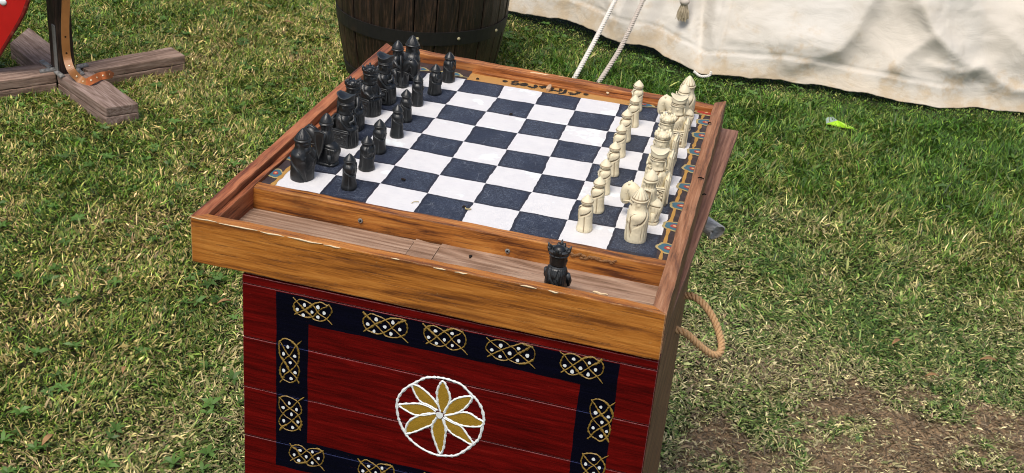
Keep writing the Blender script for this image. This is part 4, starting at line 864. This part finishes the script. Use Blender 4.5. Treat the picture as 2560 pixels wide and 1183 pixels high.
    pm('spear', merge([tb([(.19, -.185, .06), (.165, -.185, .55), (.145, -.18, .86)], [.014, .016, .012])]), mat, r)
    pm('shield', slab([(-.14, .80), (-.02, .82), (.09, .79), (.09, .60), (.05, .36), (-.02, .12), (-.09, .36), (-.13, .58)], .020, 'y', .215, dome=.01), mat, r)
    return r
def copy_tree(o, par=None):
    c = o.copy(); sc.collection.objects.link(c); c.parent = par
    for ch in [q for q in bpy.data.objects if q.parent == o]: copy_tree(ch, c)
    return c
ORD = ['nearest the viewer', 'second from the near end', 'third from the near end', 'fourth from the near end', 'fourth from the far end', 'third from the far end', 'second from the far end', 'farthest from the viewer']
PROTO = {}; KXY = dict(p=.83, r=.90, b=1.0, k=1.0, q=.98, n=1.10)
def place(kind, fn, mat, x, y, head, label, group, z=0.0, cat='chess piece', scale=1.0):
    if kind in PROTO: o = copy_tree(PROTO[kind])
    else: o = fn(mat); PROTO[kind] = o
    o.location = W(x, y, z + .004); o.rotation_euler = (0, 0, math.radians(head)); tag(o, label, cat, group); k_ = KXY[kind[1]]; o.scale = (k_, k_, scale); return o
B_, Wt = M_['bpiece'], M_['wpiece']
bp_ = [(1.42, .62), (1.45, 1.66), (1.40, 2.64), (1.49, 3.66), (1.39, 4.64), (1.34, 5.72), (1.53, 6.6), (1.60, 7.6)]
wp_ = [(6.42, .62), (6.50, 1.58), (6.47, 2.54), (6.50, 3.56), (6.47, 4.66), (6.45, 5.62), (6.49, 6.62), (6.42, 7.70)]
for i, (x, y) in enumerate(bp_): place('bp', pawn, B_, x, y, random.uniform(-35, 25), f'black warrior pawn, {ORD[i]} in the black pawn row', 'black pawns on the board')
for i, (x, y) in enumerate(wp_): place('wp', pawn, Wt, x, y, 180 + random.uniform(-14, 14), f'cream warrior pawn, {ORD[i]} in the cream pawn row', 'cream pawns on the board')
place('br', warder, B_, .36, .70, -25, 'black warder rook standing on the near white corner square', 'black warder rooks')
place('bn', knight, B_, .50, 1.62, 168, 'black mounted knight with long plain shield towards viewer, near left', 'black mounted knights')
place('bb', bishop, B_, .58, 2.74, -8, 'nearer black bishop with scooped mitre behind the near knight', 'black seated bishops')
place('bq', lambda m: monarch(m, True), B_, .40, 3.70, -5, 'black crowned queen mostly hidden behind the nearer black bishop', 'black crowned pieces')
place('bk', monarch, B_, .47, 4.70, -22, 'black bearded king on a throne at the middle of the left rim', 'black crowned pieces')
place('bb', bishop, B_, .56, 5.56, -10, 'farther black bishop with scooped mitre just behind the seated king', 'black seated bishops')
place('bn', knight, B_, .52, 6.78, -12, 'black mounted knight with horse facing right, near far left corner', 'black mounted knights')
place('br', warder, B_, .66, 7.42, 15, 'black warder rook at the far left corner in front of the barrel', 'black warder rooks')
place('wr', warder, Wt, 7.46, .62, 188, 'cream warder rook on the near right corner square', 'cream warder rooks')
place('wn', knight, Wt, 7.50, 1.52, 172, 'cream mounted knight just behind the near cream rook', 'cream mounted knights')
place('wb', bishop, Wt, 7.56, 2.56, 184, 'nearer cream bishop with scooped mitre', 'cream seated bishops')
place('wk', monarch, Wt, 7.50, 3.62, 180, 'cream king on a carved throne directly behind the nearer bishop', 'cream crowned pieces')
place('wq', lambda m: monarch(m, True), Wt, 7.48, 4.62, 178, 'cream crowned queen behind the cream king', 'cream crowned pieces')
place('wb', bishop, Wt, 7.58, 5.92, 184, 'farther cream bishop with scooped mitre in front of the far knight', 'cream seated bishops')
place('wn', knight, Wt, 7.56, 6.90, 178, 'far cream mounted knight with arched horse head', 'cream mounted knights')
place('wr', warder, Wt, 7.64, 7.60, 180, 'cream warder rook at the far right corner of the board', 'cream warder rooks')
place('tk', cloaked_king, B_, 6.33, -1.80, 78, 'black crowned cloaked king seen from behind, standing in the tray', 'black crowned pieces', z=-.40)
# ------------------------------------------------------------------ barrel
random.seed(5)
BX, BY = -8.95, 42.0; BH = 12.2
def br(z): t = (z - GZ) / BH; return 3.82 + .78 * (1 - (2 * t - 1) ** 2)
barrel = empty('barrel', W(BX, BY, GZ), label='dark weathered wooden barrel with black iron hoops on the grass behind the board', cat='barrel')
stv = wood('dark_barrel_stave', 'Z', (.005, .0026, .0016), (.020, .0105, .006), (.07, .036, .020), .5, (.004, .002, .0015), .7, (.2, .12, .08), .35, spec=.45, bstr=.7, grain=False)
NS = 22; ang = 0; ws = [random.uniform(.8, 1.25) for _ in range(NS)]; tot = sum(ws)
for i in range(NS):
    a0 = ang; a1 = ang + ws[i] / tot * 2 * math.pi; ang = a1; g_ = .006; V = []; F = []; nz = 16; dr = random.uniform(-.03, .03)
    for k in range(nz + 1):
        z = GZ + .02 + BH * k / nz; r0 = br(z) + dr
        for a, rr in ((a0 + g_, r0 - .35), (a0 + g_, r0 - .035), (a0 + g_ + .012, r0), ((a0 + a1) / 2, r0 + .02), (a1 - g_ - .012, r0), (a1 - g_, r0 - .035), (a1 - g_, r0 - .35)):
            V.append(W(BX + rr * math.cos(a), BY + rr * math.sin(a), z))
    for k in range(nz):
        for j in range(7): F.append((k * 7 + j, k * 7 + (j + 1) % 7, (k + 1) * 7 + (j + 1) % 7, (k + 1) * 7 + j))
    F += [tuple(range(7))[::-1], tuple(nz * 7 + j for j in range(7))]
    mk('stave', V, F, stv, barrel)
def hoop(z0, z1, nm='hoop'):
    V = []; F = []; n = 72
    for k in range(n):
        a = 2 * math.pi * k / n; wv = .012 * math.sin(a * 5)
        for z, e in ((z0, .015), (z0, .075), (z1, .075), (z1, .015)): rr = br(z) + e + wv * .4; V.append(W(BX + rr * math.cos(a), BY + rr * math.sin(a), z + wv))
    for k in range(n):
        for j in range(4): a_, b_ = k * 4 + j, k * 4 + (j + 1) % 4; c_, d_ = ((k + 1) % n) * 4 + (j + 1) % 4, ((k + 1) % n) * 4 + j; F.append((a_, b_, c_, d_))
    return mk(nm, V, F, M_['blackiron'], barrel)
hoop(-9.95, -9.25); hoop(-12.9, -12.2); hoop(-4.6, -3.95); hoop(-1.6, -.95)
V = [W(BX, BY, GZ + BH - .35)] + [W(BX + 3.6 * math.cos(2 * math.pi * k / 40), BY + 3.6 * math.sin(2 * math.pi * k / 40), GZ + BH - .35) for k in range(40)]
mk('barrel_head', V, [(0, 1 + k, 1 + (k + 1) % 40) for k in range(40)], stv, barrel)
a = math.atan2(-24, 18)
for da in (0.12, -.35, .7):
    z = -9.6; rr = br(z) + .07; bm = bmesh.new(); bmesh.ops.create_icosphere(bm, subdivisions=2, radius=.0055); bm.transform(Matrix.Translation(W(BX + rr * math.cos(-.98 + da), BY + rr * math.sin(-.98 + da), z))); bm_obj('rivet', bm, plain('worn_rivet', (.32, .28, .16), .5, .3), barrel)

# ------------------------------------------------------------------ canvas tent
def resamp(P, n):
    P = np.array(P); L = np.concatenate([[0], np.cumsum(np.linalg.norm(np.diff(P, axis=0), axis=1))]); t = np.linspace(0, L[-1], n)
    return np.stack([np.interp(t, L, P[:, k]) for k in range(3)], -1), t
NU, NV = 500, 128
foot, arc = resamp(TF3, NU)
ux = np.gradient(foot[:, 0]); uy = np.gradient(foot[:, 1]); k = 33; kern = np.hanning(k + 2)[1:-1]; kern /= kern.sum()
pad = lambda a: np.convolve(np.concatenate([np.full(k // 2, a[0]), a, np.full(k // 2, a[-1])]), kern, 'valid')
ux, uy = pad(ux), pad(uy); l = np.hypot(ux, uy); nin = np.stack([-uy / l, ux / l], -1)      # inwards (away from the camera)
nin = np.where(nin[:, 1:2] < 0, -nin, nin)
LEAN = math.radians(27); HV = 24.0
vv = np.linspace(0, 1, NV) ** 1.25 * HV
hemz = foot[:, 2]
U = np.repeat(np.arange(NU)[:, None], NV, 1)
X = foot[:, 0:1] + nin[:, 0:1] * math.sin(LEAN) * vv; Y = foot[:, 1:2] + nin[:, 1:2] * math.sin(LEAN) * vv; Z = hemz[:, None] + math.cos(LEAN) * vv[None, :]
PU, PV = project(X, Y, Z)     # where each cloth point lies, to place the folds drawn from the photograph
ARC = np.repeat(arc[:, None], NV, 1); VV = np.repeat(vv[None, :], NU, 0)
def to_av(u, v):  # nearest cloth coordinates of an image point
    i = np.argmin((PU - u) ** 2 + (PV - v) ** 2); return ARC.flat[i], VV.flat[i]
def cseg(pts):
    A = [to_av(*p) for p in pts]; best = np.full(ARC.shape, 99.0); sg = np.zeros(ARC.shape); tt = np.zeros(ARC.shape); nseg = len(A) - 1
    for q, ((a, b), (c, d_)) in enumerate(zip(A[:-1], A[1:])):
        dx, dy = c - a, d_ - b; L2 = dx * dx + dy * dy + 1e-9; t = np.clip(((ARC - a) * dx + (VV - b) * dy) / L2, 0, 1)
        ex, ey = ARC - (a + t * dx), VV - (b + t * dy); dd = np.hypot(ex, ey); m = dd < best
        best = np.where(m, dd, best); sg = np.where(m, np.sign(dx * ey - dy * ex), sg); tt = np.where(m, (q + t) / nseg, tt)
    return best * sg, tt
D = np.zeros_like(ARC)
def fold(pts, amp, wl, wr, taper=True):
    """ridge that comes out of the cloth; wl / wr widths (squares) either side of the path"""
    global D
    s_, t = cseg(pts); w_ = np.where(s_ > 0, wl, wr); g = np.exp(-np.abs(s_ / w_) ** 1.35); g *= (.35 + .65 * np.sin(np.pi * np.clip(t, .02, .98)) ** .5) if taper else 1
    D += amp * g
fold([(2200, -60), (2180, 0), (2130, 100), (2094, 133), (1989, 166), (1930, 185)], .95, .6, 4.2)
fold([(2330, -80), (2418, 10), (2490, 90), (2600, 185)], 1.0, 1.6, 1.7, False)
fold([(2290, 0), (2325, 95), (2370, 140), (2408, 176)], .75, 1.3, .55)
fold([(2318, 98), (2265, 140), (2205, 190)], .6, .9, .6)
fold([(2330, 60), (2290, 20), (2250, -40)], .5, 1.2, 1.2)
fold([(2408, 178), (2440, 172), (2480, 205), (2530, 228), (2600, 232)], .55, .35, .7)
fold([(2300, 160), (2360, 178), (2400, 190)], .25, .3, .4); fold([(2230, 175), (2290, 205), (2340, 212)], .22, .3, .5)
fold([(1750, 168), (1745, 90), (1750, 20), (1752, -60)], -.55, .16, 1.1, False)
fold([(1757, 186), (1775, 130), (1790, 60), (1800, -40)], .35, 1.4, 1.0, False)
fold([(1948, 150), (1965, 172), (1985, 185)], .3, .5, .4); fold([(2060, 100), (1990, 98), (1940, 108)], .18, .5, .8)
fold([(1520, -20), (1560, 60), (1590, 105)], .35, 1.5, 1.8, False); fold([(1420, -20), (1450, 40)], .25, 1.4, 1.2, False); fold([(2560, 40), (2600, 90), (2660, 140)], .7, 1.2, 1.2, False)
def fbm2(a, b, seed): return fb(a, b, seed) - .5
D += fbm2(ARC * .2, VV * .2, 71) * .75 + fbm2(ARC * .6 + VV * .2, VV * .7, 75) * .22 + fbm2(ARC * 1.5, VV * 2.6 + ARC * .5, 77) * .09 + fbm2(ARC * 3.6 + 2, VV * 5.5 + ARC, 79) * .05
D *= np.clip(.12 + VV / 2.2, 0, 1)
hem = (VV < 1.25); D += .05 * hem; D -= .07 * np.exp(-((VV - 1.25) / .07) ** 2)
sd, _ = cseg([(1785, 178), (1805, 110), (1825, 20), (1835, -60)]); D += .05 * ((sd > 0) & (sd < .55)); D -= .05 * np.exp(-(sd / .07) ** 2)
edge_w = (np.sin(arc * 2.3) * .03 + fbm2(arc * 1.7, arc * 0, 83) * .14)[:, None] * np.clip(1 - VV / 2, 0, 1); Z2 = Z + edge_w
X2 = X - nin[:, 0:1] * D * math.cos(LEAN); Y2 = Y - nin[:, 1:2] * D * math.cos(LEAN); Z2 = Z2 + D * math.sin(LEAN)
TVv = np.stack([X2 * S, Y2 * S, (Z2 - GZ) * S], -1)
mc = NT('tent_canvas'); co = mc.coord(); n1 = mc.noise(co, 3.5, 5, .6); n2 = mc.noise(co, 14, 6, .65)
col = mc.mix(mc.smooth(n1, .35, .65), (.60, .57, .51), (.57, .525, .45)); col = mc.mix(mc.math('MULTIPLY', mc.smooth(n2, .55, .75), .45), col, (.56, .50, .40))
hh = mc.n('Attribute', attribute_name='hem').outputs['Fac']
st = mc.math('MULTIPLY', mc.smooth(mc.math('ADD', n2, mc.math('MULTIPLY', hh, .28)), .68, .86), hh); col = mc.mix(mc.math('MULTIPLY', st, .8), col, (.48, .36, .22)); col = mc.mix(mc.math('MULTIPLY', mc.smooth(hh, .75, .95), .45), col, (.60, .50, .36))
spk = mc.smooth(mc.noise(co, 75, 3, .6), .74, .78); col = mc.mix(mc.math('MULTIPLY', spk, .6), col, (.25, .2, .14))
wr_ = mc.noise(mc.map(co, (1, 1, 1.6)), 9, 5, .55, .6); weave = mc.noise(co, 420, 2, .5)
mc.out(col, .85, mc.math('ADD', mc.math('MULTIPLY', wr_, 1.6), mc.math('MULTIPLY', weave, .08)), .35, .012, .15)
tent = empty('tent', W(5.9, 48.7, GZ), label='cream canvas tent wall with soft folds and a stained hem lifting off the grass', cat='tent')
F = [(i * NV + j, (i + 1) * NV + j, (i + 1) * NV + j + 1, i * NV + j + 1) for i in range(NU - 1) for j in range(NV - 1)]
cn = mk('canvas_wall', TVv.reshape(-1, 3).tolist(), F, mc.m, tent, smooth=True, attr={'hem': np.clip(1 - VV / 5.0, 0, 1).reshape(-1)})
md = cn.modifiers.new('thick', 'SOLIDIFY'); md.thickness = .0012; md.offset = 0
# roof slope above the wall, out of frame, so that the tent closes
rt = TVv[:, -1, :]; ri = rt + np.stack([nin[:, 0] * 1.5, nin[:, 1] * 1.5, np.full(NU, .75)], -1)
mk('canvas_roof', rt[::10].tolist() + ri[::10].tolist(), [(k, k + 1, k + 1 + len(rt[::10]), k + len(rt[::10])) for k in range(len(rt[::10]) - 1)], mc.m, tent, smooth=True)
# toggle loop at the corner of the wall
p = onz(1757, 187, GZ + .3); rope('hem_loop', [W(p[0] - .5, p[1] - .25, GZ + .5), W(p[0] - .1, p[1] - .35, GZ + .32), W(p[0] + .35, p[1] - .3, GZ + .4), W(p[0] + .45, p[1] - .2, GZ + .62)], .005, .02, M_['wrope'], tent)
# guy ropes and tassel
def gline(p0, p1, z_foot, ext=.1):
    a = onz(*p1, z_foot); return a
a1 = np.array([-1.1, 45.3, GZ + .1]); d1 = onpl(1538, 0, (0, 49.5, 0), (0, 1, 0)); d2 = onpl(1435, 195, (0, 45.9, 0), (0, 1, 0))
def guy(name, img, ys, R, mat, label):
    pts = [onpl(u, v, (0, y, 0), (0, 1, 0)) for (u, v), y in zip(img, ys)]; e = pts[-1] + (pts[-1] - pts[-2]) * 1.2; pts.append(e); pts = [pts[0] + (pts[0] - pts[1]) / np.linalg.norm(pts[0] - pts[1]) * 17] + pts
    foot_ = pts[-1]; 
    if foot_[2] > GZ: dd = pts[-1] - pts[-2]; k_ = (GZ - .05 - foot_[2]) / dd[2]; pts.append(foot_ + dd * k_)
    o = rope(name, [W(*p) for p in pts], R, R * 3.3, mat, None, step=.004); tag(o, label, 'rope', 'ropes of the tent'); return o
guy('guy_rope', [(1539, -2), (1488, 100), (1431, 205)], (48.8, 46.4, 44.0), .0086, M_['wrope'], 'thick white twisted guy rope, left of the pair running down from the tent')
guy('guy_rope', [(1609, -2), (1570, 82), (1543, 135), (1491, 215)], (48.8, 47.0, 46.0, 44.2), .0086, M_['grope'], 'greyish twisted guy rope, right of the pair, slightly bowed')
ts = onpl(1711, 8, (0, 49.6, 0), (0, 1, 0)); tassel = empty('rope_tassel', W(*ts), label='frayed cream rope end tassel hanging against the tent wall', cat='tassel')
rope('rope_end', [W(ts[0], ts[1], ts[2] + 15), W(ts[0], ts[1], ts[2] + 3), W(ts[0], ts[1], ts[2] + .35)], .010, .03, M_['grope'], tassel, step=.004)
bm = bmesh.new(); bmesh.ops.create_uvsphere(bm, u_segments=16, v_segments=10, radius=.016); bm.transform(Matrix.Translation(W(ts[0], ts[1], ts[2] + .1)) @ Matrix.Diagonal((1.1, 1.1, .85, 1))); bm_obj('knot', bm, M_['grope'], tassel, smooth=True)
V = []; F = []
for k in range(120):
    a_ = random.uniform(0, 6.28); r1 = random.uniform(.03, .17); r2 = r1 + random.uniform(.02, .16); ln = random.uniform(.75, 1.05)
    v, f = tube_data([W(ts[0] + r1 * math.cos(a_), ts[1] + r1 * math.sin(a_), ts[2] - .05), W(ts[0] + r2 * math.cos(a_), ts[1] + r2 * math.sin(a_), ts[2] - .45), W(ts[0] + r2 * 1.15 * math.cos(a_ + random.uniform(-.3, .3)), ts[1] + r2 * math.sin(a_), ts[2] - ln)], .0011, 4, True, len(V)); V += v; F += f
o = mk('fringe', V, F, plain('frayed_fibre', (.52, .44, .31), .9, .4, 200, .2, .1), tassel); tag(o, kind='stuff')

# ------------------------------------------------------------------ cross-footed post stand
ZT = GZ + .98        # top of the stacked beams
stand = empty('post_stand', W(*onz(170, 185, GZ)[:2], GZ), label='dark square wooden post on a cross of weathered doubled beams', cat='post stand')
def beam(pts, mat, ax, seed):
    """pts: four image corners of the top face (near end, going round), long axis first"""
    q = [onz(u, v, ZT) for u, v in pts]; h = .47
    for n_, (z0, z1) in enumerate(((ZT - h, ZT), (GZ - .05, ZT - h - .015))):
        e = .0 if n_ == 0 else .02
        plank('beam', [W(p[0] + e, p[1] - e, z0) for p in q], [W(p[0] + e, p[1] - e, z1) for p in q], mat, stand, cuts=14, jit=.0016, bev=.003, seed=seed + n_)
mb = wood('weathered_beam', 'Y', (.13, .085, .065), (.25, .178, .145), (.34, .258, .22), .85, (.09, .055, .04), .4, (.4, .3, .23), .35, spec=.15)
beam([(190, 160), (428, 117), (462, 138), (222, 178)], M_['beam_x'], 'X', 30)
beam([(142, 186), (264, 270), (346, 258), (232, 178)], mb, 'Y', 40)
beam([(-60, 212), (140, 185), (134, 155), (-60, 178)], M_['beam_x'], 'X', 50)
beam([(25, 108), (98, 168), (165, 140), (72, 68)], mb, 'Y', 60)
pc = onz(163, 180, ZT); PH = 30
p0, p1, p2 = onz(128, 166, ZT), onz(149, 184, ZT), onz(188, 172, ZT); p3 = p0 + p2 - p1
plank('post', [W(p1[0], p1[1], ZT - .7), W(p1[0], p1[1], ZT + PH), W(p2[0], p2[1], ZT + PH), W(p2[0], p2[1], ZT - .7)], [W(p0[0], p0[1], ZT - .7), W(p0[0], p0[1], ZT + PH), W(p3[0], p3[1], ZT + PH), W(p3[0], p3[1], ZT - .7)], M_['post'], stand, cuts=30, jit=.0014, bev=.003, seed=9)
def plate(name, pts, mat=M_['iron']):
    q = [onz(u, v, ZT + .01) for u, v in pts]; o = plank(name, [W(p[0], p[1], ZT + .0) for p in q], [W(p[0], p[1], ZT + .09) for p in q], mat, stand, cuts=2, bev=.0012)
    a_, b_ = (q[0] + q[3]) / 2, (q[1] + q[2]) / 2
    for t in (.22, .78):
        c = a_ + (b_ - a_) * t; bm = bmesh.new(); bmesh.ops.create_uvsphere(bm, u_segments=10, v_segments=6, radius=.0075); bm.transform(Matrix.Translation(W(c[0], c[1], ZT + .09)) @ Matrix.Diagonal((1, 1, .5, 1))); bm_obj('bolt', bm, M_['iron'], o, smooth=True)
plate('bracket', [(97, 156), (121, 174), (132, 168), (108, 152)]); plate('bracket', [(100, 184), (142, 178), (136, 171), (98, 178)]); plate('bracket', [(134, 183), (152, 196), (163, 192), (146, 180)])
plate('bracket', [(190, 167), (218, 162), (222, 166), (192, 173)]); plate('bracket', [(188, 176), (202, 190), (212, 187), (198, 173)])
ps = onz(149, 150, ZT)
# upright arm of a bracket on the post's left face
dv = (p1 - p0); a_ = p0 + dv * .62; b_ = p0 + dv * .95; nn = np.array([-dv[1], dv[0], 0]); nn /= np.linalg.norm(nn); nn = nn if nn[1] < 0 else -nn
plank('bracket_upright', [W(*(a_ + nn * .01)[:2], ZT), W(*(a_ + nn * .01)[:2], ZT + 2.4), W(*(b_ + nn * .01)[:2], ZT + 2.4), W(*(b_ + nn * .01)[:2], ZT)], [W(*(a_ + nn * .07)[:2], ZT), W(*(a_ + nn * .07)[:2], ZT + 2.4), W(*(b_ + nn * .07)[:2], ZT + 2.4), W(*(b_ + nn * .07)[:2], ZT)], M_['iron'], stand, cuts=2, bev=.001)
# ------------------------------------------------------------------ leather strap hanging down the post
sy = p1[1] - .35
def spt(u, v, off=0): return onpl(u, v, (0, sy - off, 0), (0, 1, 0))
ctr = [spt(164, -60), spt(165, 0), spt(163, 60), spt(164, 105), spt(168, 145), spt(178, 175, .3)]
zt_ = ZT + .12
tail = [onz(200, 199, zt_), onz(216, 206, zt_), onz(231, 200, zt_ + .15), onz(250, 191, zt_ + .1), onz(268, 188, zt_ + .05), onz(284, 184, ZT - .3)]
path = spline([W(*p) for p in ctr + tail], 90); V = []; F = []; mi = []
for i, p in enumerate(path):
    t = (path[min(i + 1, 90)] - path[max(i - 1, 0)]).normalized(); view = (Vector(M.translation) - p).normalized()
    s_ = i / 90; side = t.cross(view)
    side = (side - t * side.dot(t)).normalized(); nrm = side.cross(t).normalized(); hw = .0115 * (1 if i < 86 else 1.1 - (i - 86) * .25)
    for a_, b_ in ((-1, -.5), (-.96, .5), (.96, .5), (1, -.5)): V.append(p + side * hw * a_ + nrm * .0030 * b_)
for i in range(90):
    for j in range(4): F.append((i * 4 + j, i * 4 + (j + 1) % 4, (i + 1) * 4 + (j + 1) % 4, (i + 1) * 4 + j)); mi.append(1 if (i > 56) else 0)
F += [(0, 1, 2, 3)[::-1], (360, 361, 362, 363)]; mi += [0, 1]
strap = empty('leather_strap', path[0], label='long tan leather strap hanging down the post, its orange tail curling over a beam', cat='strap')
o = mk('strap_band', V, F, [M_['leather'], M_['leather_in']], strap); o.data.polygons.foreach_set('material_index', mi)
for i in (22, 30, 38, 46, 53, 64, 70, 77, 84):
    p = path[i]; view = (Vector(M.translation) - p).normalized(); bm = bmesh.new(); bmesh.ops.create_uvsphere(bm, u_segments=10, v_segments=6, radius=.0028 if i < 45 else .0032)
    q = [Vector(v) for v in V[i * 4:i * 4 + 4]]; nn_ = (q[2] - q[1]).cross(path[min(i + 1, 90)] - path[i - 1]).normalized(); nn_ = nn_ if nn_.dot(view) > 0 else -nn_
    bm.transform(Matrix.Translation(p + nn_ * .0018) @ nn_.to_track_quat('Z', 'Y').to_matrix().to_4x4() @ Matrix.Diagonal((1, 1, .35, 1))); bm_obj('hole' if i < 36 else 'stud', bm, M_['hole'] if i < 36 else M_['brass'], strap, smooth=True)
# ------------------------------------------------------------------ red and white shield hanging at the left edge
pz = (0, p1[1] - 1.2, 0)
def rp(u, v): return onpl(u, v, pz, (0, 1, 0))
redm = plain('glossy_red_paint', (.52, .012, .012), .35, .15, 20, .2, .5, 0, (.40, .012, .012), coat=.2); whm = plain('white_shield_paint', (.74, .72, .70), .5, .08, 30, .2, .4); dred = plain('dark_red_edge', (.20, .012, .010), .5, .6, 80, .4, .4, 0, (.40, .15, .1))
edge_ = [rp(u, v) for u, v in ((140, -260), (118, -120), (80, -8), (62, 40), (34, 88), (4, 138), (-25, 190), (-60, 235))]
lefte = [np.array([2 * edge_[-1][0] - p[0], p[1], p[2]]) for p in edge_[::-1]][1:]
out = spline([W(*p) for p in edge_ + lefte], 60); cen = sum(out, Vector()) / len(out); th = .011
shd = empty('painted_shield', cen, label='red and white painted shield with dark worn edge, at the far left', cat='shield')
def ring(k, dy): return [Vector(cen) + (p - cen) * k + Vector((0, dy, 0)) for p in out]
R_ = [ring(1, .0), ring(1, -th), ring(.985, -th - .001), ring(.955, -th - .002)]; n = len(out); V = sum(R_, []); F = []
for r_ in range(3):
    for i in range(n): F.append((r_ * n + i, r_ * n + (i + 1) % n, (r_ + 1) * n + (i + 1) % n, (r_ + 1) * n + i))
F.append(tuple(range(n))[::-1]); mk('rim', V, F, dred, shd)
V = ring(.955, -th - .002); V2 = ring(.6, -th - .012); VV_ = V + V2; F = [(i, (i + 1) % n, n + (i + 1) % n, n + i) for i in range(n)] + [tuple(range(n, 2 * n))]
mk('red_field', VV_, F, redm, shd)
q = [rp(u, v) for u, v in ((36, -12), (14, 0), (-4, 48), (-60, 60), (-60, -80), (50, -80))]; V = [W(p[0], p[1] - .32, p[2]) for p in q] + [W(p[0], p[1] - .12, p[2]) for p in q]
mk('white_field', V, [(0, 1, 2, 3, 4, 5)] + [(i, (i + 1) % 6, (i + 1) % 6 + 6, i + 6) for i in range(6)], whm, shd)
p = rp(18, 0); bm = bmesh.new(); bmesh.ops.create_uvsphere(bm, u_segments=14, v_segments=8, radius=.010); bm.transform(Matrix.Translation(W(p[0], p[1] - .36, p[2])) @ Matrix.Diagonal((1.2, .5, 1, 1))); bm_obj('stud', bm, M_['white'], shd, smooth=True)

# ------------------------------------------------------------------ grey horn end poking out beside the support board
c = onpl(1772, 560, (8.6, 0, 0), (1, 0, 0)); zc = -3.2; hc = onz(1762, 556, zc)
ax_ = Vector((.93, -.22, -.28)).normalized(); sd_ = Vector((.2, .95, 0)); sd_ = (sd_ - ax_ * sd_.dot(ax_)).normalized(); up_ = ax_.cross(sd_)
V = []; F = []; ns = 22; nr = 12
for layer in (1.0, .88):
    for i in range(nr + 1):
        t = i / nr; cpt = W(*hc) + ax_ * (t - .5) * .045 + Vector((0, 0, -.006 * t * t)); r_ = (.010 + .004 * t) * layer
        for k_ in range(ns):
            a_ = 2 * math.pi * k_ / ns; cut = (.008 * math.cos(a_) if i == nr else 0) ; V.append(cpt + sd_ * r_ * math.cos(a_) * 1.2 + up_ * r_ * math.sin(a_) + ax_ * cut)
for L_ in range(2):
    for i in range(nr):
        for k_ in range(ns): b = L_ * (nr + 1) * ns; F.append((b + i * ns + k_, b + i * ns + (k_ + 1) % ns, b + (i + 1) * ns + (k_ + 1) % ns, b + (i + 1) * ns + k_))
for k_ in range(ns): b = nr * ns; b2 = (nr + 1) * ns + nr * ns; F.append((b + k_, b + (k_ + 1) % ns, b2 + (k_ + 1) % ns, b2 + k_))
o = mk('drinking_horn', V, F, M_['greyhorn'], smooth=True); tag(o, 'grey hollow horn end sticking out beside the chest below the right rim', 'horn')
# ------------------------------------------------------------------ lime wrapper on the grass
zl = GZ + .34
pts = [(2064, 298), (2070, 293), (2082, 292), (2090, 300), (2102, 304), (2112, 310), (2137, 321), (2118, 319), (2098, 316), (2080, 311), (2066, 309)]
q = [onz(u, v, zl + .1 * math.sin(i * 2.1)) for i, (u, v) in enumerate(pts)]; cc_ = np.mean(q, 0)
V = [W(*cc_[:2], zl + .13)] + [W(*p) for p in q] + [W(p[0], p[1], p[2] - .05) for p in q]; n = len(q)
F = [(0, 1 + i, 1 + (i + 1) % n) for i in range(n)] + [(1 + i, 1 + (i + 1) % n, 1 + n + (i + 1) % n, 1 + n + i) for i in range(n)]
wr = mk('plastic_wrapper', V, F, [M_['lime'], M_['clear']]); wr.data.polygons.foreach_set('material_index', [1 if i in (0, 1, 2, 10) else 0 for i in range(n)] + [0] * n)
tag(wr, 'crumpled lime green plastic wrapper lying on the grass', 'wrapper')
# ------------------------------------------------------------------ fallen leaves
lm = plain('dry_leaf', (.30, .17, .075), .7, .5, 40, .3, .3, 0, (.12, .06, .03)); random.seed(77)
for (u, v, nm) in ((310, 930, 'dry leaf in the olive grass halfway along the bottom left lawn'), (120, 1105, 'dry leaf in the grass at the bottom left corner'), (560, 760, 'dry leaf in the grass just left of the chest front'), (2330, 945, 'dry leaf in straw grass just above the bare soil'), (2240, 860, 'highest of the dry leaves in the lower right lawn'), (720, 60, 'dry leaf in the grass between the stand and the barrel'), (2470, 905, 'rightmost dry leaf in the lower right lawn')):
    p = onz(u, v, GZ + .35); a_ = random.uniform(0, 6.28); l_ = random.uniform(.18, .32); w_ = l_ * .32; V = []; F = []
    for i in range(7):
        t = i / 6; ww = w_ * math.sin(math.pi * min(max(t, .04), .97)) ** .8; z = GZ + .38 + .10 * math.sin(t * 3)
        for s_ in (-1, 0, 1): dx, dy = (t - .5) * 2 * l_, s_ * ww; V.append(W(p[0] + dx * math.cos(a_) - dy * math.sin(a_), p[1] + dx * math.sin(a_) + dy * math.cos(a_), z + abs(s_) * .05))
    for i in range(6):
        for j in range(2): k_ = i * 3 + j; F.append((k_, k_ + 1, k_ + 4, k_ + 3))
    o = mk('dry_leaf', V, F, lm, smooth=True); md = o.modifiers.new('t', 'SOLIDIFY'); md.thickness = .0006
    tag(o, nm, 'leaf', 'small dry leaves in the grass')
